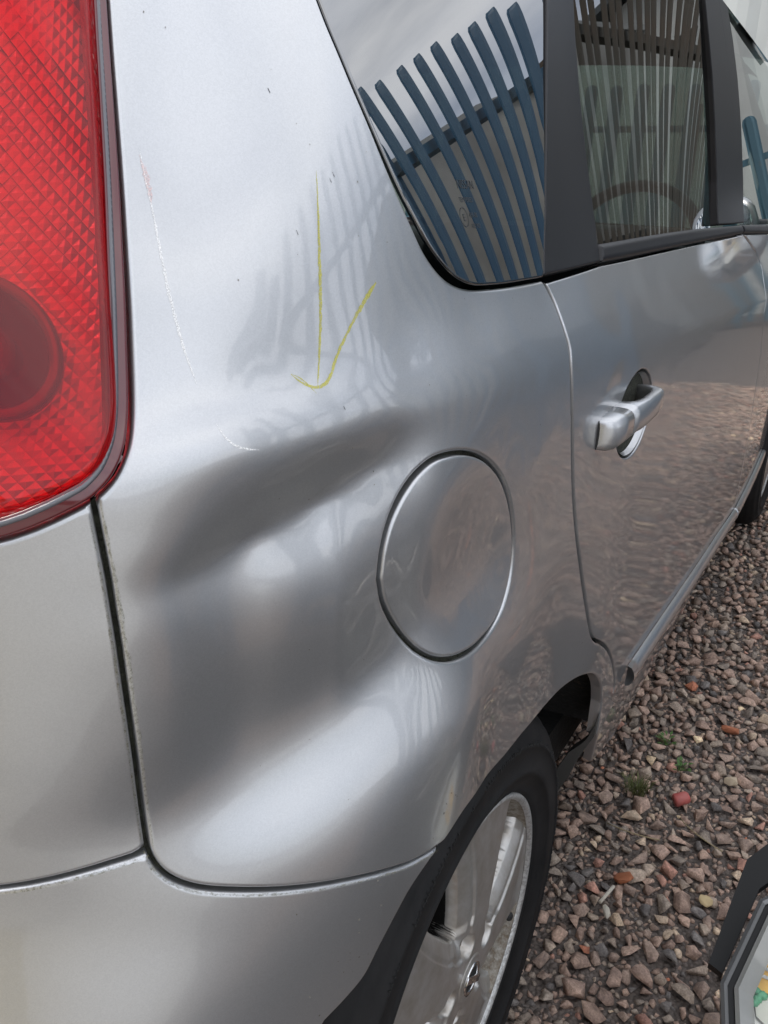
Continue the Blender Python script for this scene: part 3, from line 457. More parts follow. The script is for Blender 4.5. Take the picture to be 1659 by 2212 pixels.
# tail lamp ------------------------------------------------------------------
lb=F['light_bottom']; zl=lb[-1,1]
lamp=np.vstack([seam_light,lb[1:],[(-.60,zl-.012),(-.64,1.0),(-.62,1.25)],[(seam_light[0,0]-.1,seam_light[0,1]+.02)]])
def lens_mat():
    m=bpy.data.materials.new('red_lens'); m.use_nodes=True; t=m.node_tree; t.nodes.clear()
    o=t.nodes.new('ShaderNodeOutputMaterial'); mix=t.nodes.new('ShaderNodeMixShader'); fr=t.nodes.new('ShaderNodeFresnel'); sheet_ior(t,fr,1.5)
    tr=t.nodes.new('ShaderNodeBsdfTransparent'); tr.inputs[0].default_value=(.95,.06,.07,1); gl=t.nodes.new('ShaderNodeBsdfGlossy'); gl.inputs['Roughness'].default_value=.01
    df=t.nodes.new('ShaderNodeBsdfTranslucent'); df.inputs[0].default_value=(.9,.03,.045,1); d2=t.nodes.new('ShaderNodeBsdfDiffuse'); d2.inputs[0].default_value=(.62,.016,.026,1)
    m1=t.nodes.new('ShaderNodeMixShader'); m1.inputs[0].default_value=.30; m2=t.nodes.new('ShaderNodeMixShader'); m2.inputs[0].default_value=.55
    l=t.links.new; l(df.outputs[0],m2.inputs[1]); l(d2.outputs[0],m2.inputs[2]); l(tr.outputs[0],m1.inputs[1]); l(m2.outputs[0],m1.inputs[2])
    l(fr.outputs[0],mix.inputs[0]); l(m1.outputs[0],mix.inputs[1]); l(gl.outputs[0],mix.inputs[2]); l(mix.outputs[0],o.inputs[0]); return m
M['lens']=lens_mat()
M['lens_edge']=simple('dark_red_plastic',(.10,.004,.008),.08,coat=1)
M['reflector']=simple('faceted_reflector',(.86,.80,.80),.42,.8)
M['lamp_grey']=simple('grey_plastic',(.10,.10,.115),.2,coat=1)
LF=Fit(resample(lamp,.01)[resample(lamp,.01)[:,0]>-.47],1.5,0,.13,.06)
tl=panel('tail_light',lamp,M['lens'],car,surf=LF,gap=.012,h=.006,off=.003,er=.004,ret=0)
panel('light_rim',lamp,M['lens_edge'],tl,holes=[inset(lamp,.0115)],gap=.0010,h=.004,hb=.003,off=.0015,er=.0016,ret=.012)
panel('light_groove',inset(lamp,.0062),M['lamp_grey'],tl,holes=[inset(lamp,.0092)],gap=0,h=.003,hb=.003,off=.0025,er=.0012,ret=.006)
# faceted reflector behind the lens: little diamond pyramids
BW=F['bowl'][0]
def reflector():
    V=[];Fc=[]; st=.0068; ca,sa=math.cos(R(38)),math.sin(R(38)); lo=inset(lamp,.010)
    for i in range(-95,95):
        for j in range(-95,95):
            a,b=i*st,j*st*.62
            s0=-.47+a*ca-b*sa; z0=1.12+a*sa+b*ca
            q=np.array([(s0+(da*ca-db*sa),z0+(da*sa+db*ca)) for da,db in ((0,0),(st,0),(st,st*.62),(0,st*.62),(st*.5,st*.31))])
            if not inside(lo,q[4:5])[0]: continue
            rr=math.hypot(q[4,0]-BW[0],q[4,1]-BW[1])
            if rr<.027: continue
            base=-.016-.014*math.cos(min(1.,rr/.15)*math.pi*.5)
            dd=[base+rng.uniform(-.0003,.0003) for _ in range(4)]; pk=base+.0009+rng.uniform(-.0002,.0002)
            X=LF.P(q[:,0],q[:,1],np.array(dd+[pk])-.006); o=len(V); V+=list(X); Fc+=[(o,o+1,o+4),(o+1,o+2,o+4),(o+2,o+3,o+4),(o+3,o,o+4)]
    return link('reflector',mesh('reflector',V,Fc,False),M['reflector'],tl)
reflector()
def lamp_bowl():
    b=B(); c=BW; n=44; V=[];Fc=[]
    for r,d in ((.0345,-.0215),(.0330,-.0155),(.0295,-.0150),(.0275,-.018),(.0265,-.026),(.0235,-.031),(.0225,-.038),(.018,-.042),(.017,-.048),(.010,-.052),(.0,-.053)):
        for k in range(n):
            a=2*math.pi*k/n; V.append(LF.P(np.array([c[0]+r*math.cos(a)]),np.array([c[1]+r*math.sin(a)]),d)[0])
    for i in range(10):
        for k in range(n): Fc.append((i*n+k,i*n+(k+1)%n,(i+1)*n+(k+1)%n,(i+1)*n+k))
    link('lamp_bowl',mesh('lamp_bowl',V,Fc),simple('smoked_chrome',(.16,.13,.13),.16,1),tl)
    p=LF.P(BW[:1],BW[1:],-.036)[0]
    bm=bmesh.new(); bmesh.ops.create_uvsphere(bm,u_segments=16,v_segments=10,radius=.011); me=bpy.data.meshes.new('bulb'); bm.to_mesh(me); bm.free()
    me.polygons.foreach_set('use_smooth',np.ones(len(me.polygons),bool)); o=link('bulb',me,M['lens_edge'],tl); o.location=p; o.scale=(1,1,1.3)
lamp_bowl()
panel('lamp_housing',inset(lamp,.004),M['gap'],tl,surf=LF,gap=0,h=.02,off=-.058,er=0,ret=0)
# tailgate and bumper ---------------------------------------------------------
tb=F['tail_bottom']; zt=tb[-1,1]
tail=np.vstack([[seam_tail[0]],seam_tail[1:],tb[1:],[(-.74,zt-.01),(-.74,zl-.03),(-.60,zl-.012)],lb[::-1]])
panel('tailgate',tail,M['paint'],car,gap=.0013,h=.008)
bump=np.vstack([tb[::-1],seam_bump[1:],bump_arch[1:],[(bump_arch[-1,0]-.03,.46),(-.36,.36),(-.37,.24),(-.60,.23),(-.74,.23),(-.74,zt-.01)]])
panel('rear_bumper',bump,M['paint'],car,gap=.0013,h=.007)
# doors -----------------------------------------------------------------------
belt=F['belt']; df=F['door_front']; stp=F['strip']
low_f=stp[0]
top=np.vstack([[seam_door[1]],[(seam_door[0,0]+.004,seam_door[0,1]-.001)],belt])
rear_door=np.vstack([top,df[1:-1],stp,F['door_low'],seam_door[::-1][:-1]])
# hollow behind the handle
_a=np.arange(40)*2*math.pi/40; cup=np.stack([CUP[0][0]+CUP[1]*np.cos(_a),CUP[0][1]+CUP[2]*np.sin(_a)],1)
rd=panel('rear_door',rear_door,M['paint'],car,holes=[cup],gap=.0032,er=.0017,h=.010)
fdoor=np.vstack([[df[0]],[(2.1,1.04),(2.45,1.02)],[(2.5,.5),(2.45,.25)],[(df[-1,0]+.02,df[-1,1]-.02)],df[::-1]])
fd=panel('front_door',fdoor,M['paint'],car,gap=.002,h=.02,hb=.01)
wing=np.array([(2.452,1.02),(2.8,1.0),(3.25,.93),(3.28,.45),(2.99,.45),(2.93,.60),(2.78,.70),(2.6,.72),(2.50,.66)])
panel('front_wing',wing,M['paint'],car,gap=.002,h=.03,hb=.015)
# moulding along the foot of the doors
def moulding(P,name,parent,mat,w1=.034,dep=.012):
    P=resample(P,.03,False); n=len(P); V=[];Fc=[]; k=7
    for i,(s,z) in enumerate(P):
        for j in range(k):
            a=math.pi*j/(k-1); V.append(S.P(np.array([s]),np.array([z-w1*.5+w1*.5*math.cos(a)]),math.sin(a)*dep+.001)[0])
    for i in range(n-1):
        for j in range(k-1): Fc.append((i*k+j,i*k+j+1,(i+1)*k+j+1,(i+1)*k+j))
    Fc.append(tuple(range(k))); Fc.append(tuple(range((n-1)*k,n*k))[::-1])
    return link(name,mesh(name,V,Fc),mat,parent)
moulding(stp+np.array([0,.004]),'door_moulding',rd,M['paint'])
moulding(np.array([(stp[0,0]+.006,stp[0,1]+.002),(2.45,stp[0,1]-.03)]),'door_moulding',fd,M['paint'])
# ridge pressed in the lower door
# sill under the doors
sill=np.array([(stp[-1,0]+.01,stp[-1,1]-.02),(stp[0,0],stp[0,1]-.036),(2.45,stp[0,1]-.07),(2.45,.17),(.7,.17),(.52,.24)])
panel('sill',sill,M['paint'],car,gap=.001,h=.03,hb=.015,off=-.03)
# dark structure behind the seams
wl=(win_edge-[.013,.006])
under=np.vstack([[(-.74,.55)],[(-.40,.55)],np.array([arch_pt(a,AR+.064) for a in np.linspace(R(150),R(36),40)]),[(.42,seam_door[-1,1]+.05),(stp[-1,0]+.02,stp[-1,1]+.01),(stp[0,0],stp[0,1]+.012),(2.4,stp[0,1]),(2.45,1.03)],belt[::-1]-[0,.008],[(seam_door[0,0],seam_door[0,1]-.010)],wl[::-1][3:],seam_light+[.004,0],lb[1:]+[0,-.006],[(-.60,zl-.02),(-.74,zl-.02)]])
panel('inner_structure',under,M['grime'],car,gap=0,h=.02,hb=.008,er=0,ret=0,off=-.0085)

# glass and black window trim -----------------------------------------------------
pl,pr,bl,bm_,br=[F[k] for k in ('pil_l','pil_r','b_l','b_m','b_r')]
bt=F['belt_top']
wtop=upto(win_edge,1.44); ptop=upto(pl,1.44)
qwin=clipz(np.vstack([wtop,[seam_door[0]+np.array([-.001,.001])],ptop[::-1]]),ZR-.004)
class Pane:
    '''the quarter glass: a gently curved sheet, a few millimetres off the body surface at its edges'''
    def P(self,s,z,off=0.):
        k,c,kx=PANE; k=np.array(k); kx=np.array(kx); s=np.atleast_1d(np.asarray(s,float)); z=np.atleast_1d(np.asarray(z,float)); a,b=s-c[0],z-c[1]
        x=kx[0,0]+kx[1,0]*a+kx[2,0]*b; y=k[0]+k[1]*a+k[2]*b+k[3]*a*b+k[4]*a*a+k[5]*b*b
        return np.stack([x,y-np.asarray(off)*np.ones(len(s)),z],1)
QF=Pane()
qg=panel('quarter_window',qwin,M['tint_glass'],car,surf=QF,gap=.0020,h=.008,off=.0015,er=.0015,ret=.0)
# dark printed border and its dots
def offs_in(P,g):         # shift an open line towards the glass
    t=np.gradient(P,axis=0); t/=np.linalg.norm(t,axis=1)[:,None]; return P+np.stack([-t[:,1],t[:,0]],1)*g
wi=wtop[:len(wtop)-4]; wi=wi[wi[:,1]<ZR-.01]
bw=np.interp(wi[:,1],[wi[:,1].min(),1.12,1.2,1.4],[.007,.012,.030,.050])
t_=np.gradient(wi,axis=0); t_/=np.linalg.norm(t_,axis=1)[:,None]
fr_in=wi+np.stack([-t_[:,1],t_[:,0]],1)*bw[:,None]
if not inside(qwin,fr_in[len(fr_in)//2:len(fr_in)//2+1])[0]: fr_in=wi-np.stack([-t_[:,1],t_[:,0]],1)*bw[:,None]
frit=np.vstack([wi,fr_in[::-1]])
panel('frit_border',frit,M['frit'],qg,gap=.0036,h=.008,er=0,ret=0,off=-.0035,surf=QF)
def dots():
    V=[];Fc=[]; nrm_=(fr_in-wi); nrm_/=np.linalg.norm(nrm_,axis=1)[:,None]
    Pm=resample(fr_in,.0042,False)
    l=np.linspace(0,1,len(fr_in)); 
    for i,p in enumerate(Pm):
        k=min(len(nrm_)-1,int(i/len(Pm)*len(nrm_))); n_=nrm_[k]; t2=np.array([-n_[1],n_[0]])
        nr=int(np.interp(p[1],[1.05,1.12,1.18,1.3],[1,4,8,9]))
        for r in range(nr):
            c=p+n_*(.0012+r*.0031)+t2*(.0021 if r%2 else 0); rad=.0014*(1-r/(nr+3)); 
            q=np.array([c+rad*np.array([math.cos(a),math.sin(a)]) for a in np.arange(8)*math.pi/4]); X=QF.P(q[:,0],q[:,1],-.0036); o=len(V); V+=list(X); Fc.append(tuple(range(o,o+8)))
    return link('frit_dots',mesh('frit_dots',V,Fc),M['frit'],qg,kind='stuff')
dots()
gask=np.vstack([wtop,(wtop+np.array([.004,.003]))[::-1]])
# pillar trim on the door frame
pil=clipz(np.vstack([upto(pl,1.44),upto(pr,1.44)[::-1]]),ZR)
panel('pillar_trim',pil,M['black_trim'],rd,gap=.0012,h=.01,off=.001,er=.002)
bst=np.vstack([bt[:-1],[bt[-1]],belt[::-1]])
panel('window_moulding',bst,M['black_trim'],rd,gap=.0010,h=.006,off=.004,er=.006,ret=.016)
fbt=np.array([(bt[-1,0]+.004,bt[-1,1]),(2.35,bt[-1,1]-.012),(2.42,bt[-1,1]-.045),(belt[-1,0]+.004,belt[-1,1])])
panel('window_moulding',fbt,M['black_trim'],fd,gap=.001,h=.015,off=.004,er=.006,ret=.016)
bp1=clipz(np.vstack([upto(bl,1.44),upto(bm_[:-1],1.44)[::-1]]),ZR); panel('pillar_trim',bp1,M['black_trim'],rd,gap=.0015,h=.012,off=.001,er=.002)
bp2=clipz(np.vstack([upto(bm_[:-1],1.44),upto(br,1.44)[::-1]]),ZR); panel('pillar_trim',bp2,M['black_trim'],fd,gap=.0015,h=.012,off=.0,er=.002)
rg=clipz(np.vstack([upto(pr[:-2],1.44),bt[:-2],upto(bl,1.44)[::-1]]),ZR-.004)
panel('door_glass',rg,M['clear_glass'],rd,surf=Fit(resample(rg,.02),1,.12,.0,-.015,.01),gap=-.004,h=.012,off=-.009,er=0,ret=0)
fg=clipz(np.vstack([upto(br,1.44),[(2.3,bt[-1,1]-.005),(2.2,1.14),(1.80,1.43)]]),ZR-.004)
panel('door_glass',fg,M['clear_glass'],fd,surf=Fit(resample(fg,.03),1),gap=-.004,h=.02,off=-.009,er=0,ret=0)

# marks on the panel -------------------------------------------------------------
for k,wd in (('arrow_stem',(.0006,.0012,.0021,.0021,.0017,.0006)),('arrow_hook',(.0028,.0024,.0018,.0018,.0019,.0016,.0009)),('arrow_loop',(.0007,.0007,.0009,.0005))):
    strip_on('crayon_mark',spl(F[k],8),wd,M['crayon'],qp,wob=.22,h=.0018)
strip_on('scratch',spl(F['scratch'],8),(.0004,.0009,.0012,.0016,.0018,.0018,.0012,.0006),M['scuff'],qp,wob=.35,h=.0015)
strip_on('scratch',spl(F['scratch_low'],8),(.0005,.0009,.0010,.0006),M['scuff'],qp,wob=.3,h=.0015)
i0=F['scratch'][1]; strip_on('paint_scuff',np.array([i0+[-.001,.003],i0+[.0008,-.006],i0+[.0012,-.014],i0+[.0006,-.02]]),(.0008,.0028,.0036,.0012),M['primer'],qp,off=.0003,wob=.4,h=.0015)
for c in F['chip']: strip_on('paint_chip',np.array([c,c+[.0006,-.0024]]),.0011,M['speck'],qp,wob=.4,h=.0008)
# grime in the seams and road specks near the arch
M['dirt_line']=patchy('seam_dirt',(.20,.185,.11),420,.46,.74)
def shifted(P,g):
    t=np.gradient(P,axis=0); t/=np.linalg.norm(t,axis=1)[:,None]; return P+np.stack([-t[:,1],t[:,0]],1)*g
strip_on('seam_dirt',shifted(resample(seam_tail,.004,False),.0030),(.0010,.0022,.0026,.0020,.0016,.0010),M['dirt_line'],qp,wob=.3)
strip_on('seam_dirt',shifted(resample(seam_tail,.004,False),-.0030),(.0006,.0012,.0014,.0012,.0010,.0008),M['dirt_line'],qp,wob=.3)
strip_on('seam_dirt',shifted(resample(seam_bump,.004,False),-.0024),.0018,M['dirt_line'],qp,wob=.3)
strip_on('seam_dirt',shifted(resample(tb,.004,False),.0026),.0024,M['dirt_line'],qp,wob=.3)
def specks():
    V=[];Fc=[]
    q=np.random.default_rng(44); pts=[]
    for k in range(90):
        i=q.integers(0,len(arch)); pts.append(arch[i]+np.array([q.normal(0,.02),abs(q.normal(0,.035))+.006]))
    for k in range(26):
        i=q.integers(0,len(bump_arch)); pts.append(bump_arch[i]+np.array([-abs(q.normal(0,.035))-.008,q.normal(0,.02)]))
    for k in range(70): pts.append(np.array([q.uniform(-.33,0),q.uniform(.72,1.2)]))
    pts=np.array(pts); ok=(inside(quarter,pts)|inside(bump,pts))&~inside(flap,pts)
    for c in pts[ok]:
        r=q.uniform(.0003,.0008)*(1.05 if c[1]<.72 else .6); n_=5; a0=q.uniform(0,6.28); P=np.array([c+r*np.array([math.cos(a0+2*math.pi*j/n_),math.sin(a0+2*math.pi*j/n_)*q.uniform(.7,1.6)]) for j in range(n_)])
        X=S.P(P[:,0],P[:,1],.0003); o=len(V); V+=list(X); Fc.append(tuple(range(o,o+n_)))
    link('road_specks',mesh('road_specks',V,Fc),simple('road_speck',(.26,.24,.21),.8,noise=(300,(.10,.09,.08),.4,.5)),qp,kind='stuff')
specks()
# ---------------------------------------------------------------- door handle
hd=link('door_handle',None,None,rd)
def loft(stations,n=20,p=3.2):
    V=[];Fc=[]
    for (x,yi,yo,zc,hz) in stations:
        for k in range(n):
            a=2*math.pi*k/n; c,s_=math.cos(a),math.sin(a)
            ey=abs(c)**(2/p)*(1 if c>0 else -1); ez=abs(s_)**(2/p)*(1 if s_>0 else -1)
            V.append((x,(yi+yo)/2+ey*(yi-yo)/2*1.0,zc+ez*hz))
    m=len(stations)
    for i in range(m-1):
        for k in range(n): Fc.append((i*n+k,(i+1)*n+k,(i+1)*n+(k+1)%n,i*n+(k+1)%n))
    Fc.append(tuple(range(n))); Fc.append(tuple(range((m-1)*n,m*n))[::-1]); return V,Fc
yd=-.832
def hst(L):      # stations: distance along the handle, inner and outer stand-off, half height
    return [(.150+t,yd+.012 if i is None else yd-i,yd-o,.893+t*.060,h) for t,i,o,h in L]
V,Fc=loft(hst([(.0015,None,.004,.0120),(.0030,None,.010,.0150),(.0065,None,.0155,.0164),(.013,None,.0195,.0168),(.030,None,.0215,.0168),(.0525,None,.0230,.0166)]))
link('handle_cap',mesh('handle_cap',V,Fc),M['paint'],hd)
V,Fc=loft(hst([(.0536,None,.0231,.0165),(.072,None,.0240,.0164),(.079,-.006,.0244,.0162),(.086,.006,.0248,.0157),(.105,.0115,.0262,.0150),(.140,.0125,.0268,.0142),(.156,.0100,.0266,.0138),(.163,.0,.0258,.0136),(.168,None,.0245,.0131),(.175,None,.018,.0112),(.178,None,.008,.0085)]))
link('handle_bar',mesh('handle_bar',V,Fc),M['paint'],hd)
V,Fc=loft(hst([(.0005,None,.0010,.0140),(.0010,None,.0022,.0168),(.060,None,.0020,.0176),(.074,None,.0018,.016)])); link('handle_seal',mesh('handle_seal',V,Fc),M['rubber'],hd)
# bowl behind the handle
def bowl(c,rs,rz,dep,mat):
    V=[];Fc=[]; n=36; rr=[1,.96,.85,.65,.4,.15]; 
    for r in rr:
        a=np.arange(n)*2*math.pi/n; V+=list(S.P(c[0]+rs*r*np.cos(a),c[1]+rz*r*np.sin(a),-.0015-dep*(1-r*r)**.5))
    for i in range(len(rr)-1):
        for k in range(n): Fc.append((i*n+k,i*n+(k+1)%n,(i+1)*n+(k+1)%n,(i+1)*n+k))
    Fc.append(tuple(range((len(rr)-1)*n,len(rr)*n))); return link('handle_recess',mesh('handle_recess',V,Fc),mat,hd)
bowl(CUP[0],CUP[1],CUP[2],.030,M['paint'])

# ---------------------------------------------------------------- wheels
M['wheel_gap_shade']=simple('wheel_gap_shade',(.006,.0055,.005),.95,spec=.1); M['recess']=simple('nut_recess_dirt',(.22,.18,.13),.8,noise=(200,(.10,.075,.05),.3,.7)); M['tyre_mark']=simple('tyre_mark',(.022,.022,.022),.7,spec=.3)
def lathe(prof,n=96,close=False):
    V=[];Fc=[]; k=len(prof)
    for i in range(n):
        a=2*math.pi*i/n
        for r,o in prof: V.append((r*math.cos(a),-o,r*math.sin(a)))
    for i in range(n):
        j=(i+1)%n
        for q in range(k-1): Fc.append((i*k+q,i*k+q+1,j*k+q+1,j*k+q))
    return V,Fc
TYRE=[(.200,-.010),(.2045,-.001),(.209,.0045),(.2095,.0025),(.218,.008),(.229,.0115),(.2295,.0128),(.236,.0140),(.2365,.0128),(.250,.0135),(.262,.0115),(.2625,.0126),(.268,.0112),(.2685,.0095),(.280,.0045),(.290,-.0025),(.2905,-.0045),(.298,-.012),(.304,-.022),(.3075,-.036),(.308,-.055),(.304,-.057),(.304,-.062),(.3085,-.064),(.309,-.095),(.304,-.097),(.304,-.103),(.3085,-.105),(.3075,-.150),(.298,-.172),(.26,-.186),(.203,-.175)]
def face_height(r,th):
    o=.0085-.0125*(np.clip(r-.045,0,1)/.15)**1.6
    o=np.where(r<.045,.0085,o)
    e=np.full(r.shape,9.)
    for k in range(5):
        c=R(36+72*k); d=(th-c+math.pi)%(2*math.pi)-math.pi
        u=r*np.cos(d); v=np.abs(r*np.sin(d))
        hw=np.interp(u,[.072,.080,.095,.125,.155,.178,.190,.1935],[0,.0085,.0155,.0270,.0360,.0400,.0350,.0250])
        ee=(v-hw); ee=np.where(u<.072,np.hypot(v,.072-u),ee); ee=np.where(u>.194,np.maximum(ee,np.minimum(u-.194,.03)),ee)
        ee=np.where(u<0,9.,ee); e=np.minimum(e,ee)
    o=o-.0095*np.clip(1-e/.015,0,1)**1.15-.0034/(1+np.exp(np.clip((e-.0215)*1800,-40,40)))
    # opening walls, then a floor coloured black for the shade behind
    o=o-np.where(e<0,np.clip(-e*9,0,.05),0)
    return o,e
def wheel_face():
    nr,na=100,900; rr=np.linspace(.027,.1955,nr); tt=np.arange(na)*2*math.pi/na; RR,TT=np.meshgrid(rr,tt,indexing='ij')
    x,z=RR*np.cos(TT),RR*np.sin(TT)
    E=lambda x,z: face_height(np.hypot(x,z),np.arctan2(z,x))
    for _ in range(2):        # bring the nearest grid points onto the rim of each opening, so that its edge is clean
        e=E(x,z)[1]; h=2e-4; gx=(E(x+h,z)[1]-E(x-h,z)[1])/(2*h); gz=(E(x,z+h)[1]-E(x,z-h)[1])/(2*h)
        m=(np.abs(e+.0014)<.0012); x=np.where(m,x-(e+.0014)*gx,x); z=np.where(m,z-(e+.0014)*gz,z)
    o,e=E(x,z)
    for k in range(5):
        c=R(97+72*k); d=np.hypot(x-.050*math.cos(c),z-.050*math.sin(c)); o=o-.016*(1/(1+np.exp((d-.0128)*1400)))
    X=np.stack([x,-o,z],-1).reshape(-1,3); ef=e.reshape(-1)
    idx=np.arange(nr*na).reshape(nr,na); a=idx[:-1]; b=idx[1:]; f=np.stack([a,np.roll(a,-1,1),np.roll(b,-1,1),b],-1).reshape(-1,4)
    dark=ef[f].mean(1)<-.00145; return X,f[:,::-1],dark
def make_wheel(name,label,loc,cat=None,parent=None,group=None):
    if parent is None: t=thing(name,label,cat,loc,group)
    else: t=link(name,None,None,parent); t.location=loc
    V,Fc=lathe(TYRE,160); ty=link('tyre',mesh('tyre',V,Fc),M['tyre'],t)
    V,Fc=lathe([(.1955,-.0035),(.1975,.0002),(.2005,.0018),(.2035,.0010),(.2045,-.002)],140); rim=link('rim',None,None,t)
    link('rim_lip',mesh('rim_lip',V,Fc),M['alloy_bare'],rim) if parent is None else link('rim_lip',mesh('rim_lip',V,Fc),M['alloy_bare'],t)
    V,Fc=lathe([(.1965,-.0035),(.193,-.014),(.189,-.030),(.186,-.060),(.178,-.10),(.178,-.16)],120); link('rim_barrel',mesh('rim_barrel',V,Fc),M['dirty_alloy'],t)
    bpy.data.objects.remove(rim)
    X,f,dk=wheel_face(); me=mesh('spokes',X,f); link('spokes',me,[M['alloy'],M['wheel_gap_shade']],t); me.polygons.foreach_set('material_index',dk.astype(np.int32))
    V,Fc=lathe([(.0,-.055),(.150,-.060),(.160,-.075),(.160,-.14)],64); link('brake_drum',mesh('brake_drum',V,Fc),M['brake'],t)
    V,Fc=lathe([(0,.0105),(.0195,.0105),(.0205,.0095),(.0225,.0092),(.0235,.0102),(.0268,.0096),(.0285,.006),(.0285,-.01)],48); cp=link('centre_cap',mesh('centre_cap',V,Fc),M['alloy'],t)
    # emblem on the cap: a ring crossed by a bar
    b=B(); n=40
    for (r0,r1) in ((.0150,.0192),):
        V=[];Fc=[]
        for k in range(n):
            a=2*math.pi*k/n
            for r,o in ((r0,.0106),(r0,.0122),(r1,.0122),(r1,.0106)): V.append((r*math.cos(a),-o,r*math.sin(a)))
        for k in range(n):
            for q in range(3): Fc.append((k*4+q,k*4+q+1,((k+1)%n)*4+q+1,((k+1)%n)*4+q))
        b.add(V,Fc)
    Mr=Matrix.Rotation(R(38),4,'Y')
    b.box((0,-.0122,0),(.044,.004,.0085),Mr,bev=.0006)
    b.obj('emblem',M['chrome'],cp,True)
    V,Fc=lathe([(0,.0107),(.0150,.0107)],32); link('emblem_field',mesh('emblem_field',V,Fc),M['gap'],cp)
    nb=B()
    nut=None
    for k in range(5):
        c=R(97+72*k); bm=bmesh.new(); bmesh.ops.create_cone(bm,cap_ends=True,segments=6,radius1=.0085,radius2=.0078,depth=.012)
        me=bpy.data.meshes.new('wheel_nut'); bm.to_mesh(me); bm.free()
        o=link('wheel_nut',me,M['dirty_alloy'],t); o.rotation_euler=(R(90),c,0); o.location=(.050*math.cos(c),.0095,.050*math.sin(c))
    for k in range(5):
        c=R(97+72*k); V=[(.050*math.cos(c)+.0105*math.cos(a),.0052,.050*math.sin(c)+.0105*math.sin(a)) for a in np.linspace(0,2*math.pi,20,endpoint=False)]; link('nut_recess',mesh('nut_recess',V,[tuple(range(20))],False),M['recess'],t)
    # raised sidewall marks, worn past reading
    sb=B(); q_=np.random.default_rng(5); a=.35
    while a<2*math.pi+.30:
        for r0 in (.2655,):
            hh=q_.choice([.004,.0055,.0055,.007]); Mr=Matrix.Rotation(-a,4,'Y'); cpt=Vector((r0*math.cos(a),-.0118,r0*math.sin(a))); sb.box(cpt,(hh,.0016,.0012),Mr)
            if q_.random()<.6: sb.box(cpt+Vector((-math.sin(a),0,math.cos(a)))*.0024,(.0012,.0016,.0036),Mr)
        a+=.021 if q_.random()<.86 else .12
    sb.obj('sidewall_marks',M['tyre_mark'],ty,kind='stuff')
    a=R(-20); q=Vector((.172*math.cos(a),-(-.030),.172*math.sin(a))); d=Vector((-.35*math.cos(a),-1,-.35*math.sin(a))).normalized()
    b=B(); b.tube([q,q+d*.010],.0045,12); b.tube([q+d*.010,q+d*.012,q+d*.030,q+d*.032],[.0050,.0062,.0058,.0045],14); b.obj('valve_stem',M['rubber'],t,True)
    return t
def copy_tree(o,parent=None):
    c=o.copy(); COL.objects.link(c)
    if parent is not None: c.parent=parent
    for ch in list(o.children): copy_tree(ch,c)
    return c
wh=make_wheel('wheel','',(0,-.800,.300),parent=car)
w2=copy_tree(wh,car); w2.location=(2.60,-.800,.300)
for x in (0,2.6):
    k=copy_tree(wh,car); k.location=(x,.800,.300); k.rotation_euler=(0,0,math.pi)
b=B(); b.add(FLANGE+[(x+.02,y,z) for x,y,z in FLANGE],[tuple(range(len(FLANGE)))[::-1],tuple(range(len(FLANGE),2*len(FLANGE)))]+[(i,(i+1)%len(FLANGE),(i+1)%len(FLANGE)+len(FLANGE),i+len(FLANGE)) for i in range(len(FLANGE))]); b.obj('arch_flange',simple('grey_underseal',(.06,.057,.053),.5),car)
# arch liner: a dark tub round the wheel
def liner(x0,name='arch_liner'):
    V=[];Fc=[]; n=40; prof=[(.412,-.818),(.408,-.80),(.400,-.70),(.385,-.60),(.340,-.54),(.10,-.53)]; k=len(prof)
    for i in range(n+1):
        a=R(205)-R(190)*i/n
        for r,y in prof: V.append((x0+r*math.cos(a)*(1+.004*math.sin(i*2.1)),y+(.04*max(0,math.cos(R(180)-a)-.2) if y<-.7 else 0),.297+r*math.sin(a)))
    for i in range(n):
        for q in range(k-1): Fc.append((i*k+q,i*k+q+1,(i+1)*k+q+1,(i+1)*k+q))
    return link(name,mesh(name,V,Fc),M['liner'],car)
liner(0); 
l2=liner(2.6)
b=B(); b.box((-.02,0,.30),(.09,1.3,.09)); b.box((.30,-.30,.26),(.5,.5,.14)); b.box((-.28,-.20,.36),(.26,.6,.14)); b.box((1.3,0,.235),(1.75,1.44,.09)); b.obj('underbody',M['liner'],car)

# ---------------------------------------------------------------- far side, roof, bonnet, tailgate glass
for o in [c for c in car.children if c.name.split('.')[0] in ('quarter_panel','rear_door','front_door','front_wing','sill','tail_light','quarter_window','tailgate','rear_bumper')]:
    q=o.copy(); COL.objects.link(q); q.scale=(1,-1,1)
    if 'label' in q: del q['label']
    for ch in o.children:
        if ch.name.split('.')[0] in ('pillar_trim','window_moulding','door_glass','door_moulding','frit_border','light_rim','reflector','lamp_housing'):
            z=ch.copy(); COL.objects.link(z); z.parent=q
def cross(x,zside,zc,n=14):
    s_=float(np.interp(x,BX,SG)); y0=-S.P(np.array([s_]),np.array([zside]))[0][1]
    return [(x,y0*math.sin(t),zside+(zc-zside)*math.cos(t)**1.2 if math.cos(t)>0 else zside) for t in np.linspace(-math.pi/2,math.pi/2,n)]
rows=[cross(x,1.428,zc) for x,zc in ((-.34,1.44),(-.28,1.465),(-.15,1.50),(.1,1.53),(.5,1.55),(1.0,1.55),(1.4,1.535),(1.66,1.50),(1.74,1.475))]
V=[p for r in rows for p in r]; n=14; Fc=[(i*n+k,i*n+k+1,(i+1)*n+k+1,(i+1)*n+k) for i in range(len(rows)-1) for k in range(n-1)]
link('roof',mesh('roof',V,Fc),M['paint'],car)
link('headlining',mesh('headlining',[(x,y*.97,z-.03) for x,y,z in V],Fc),M['headlining'],car)
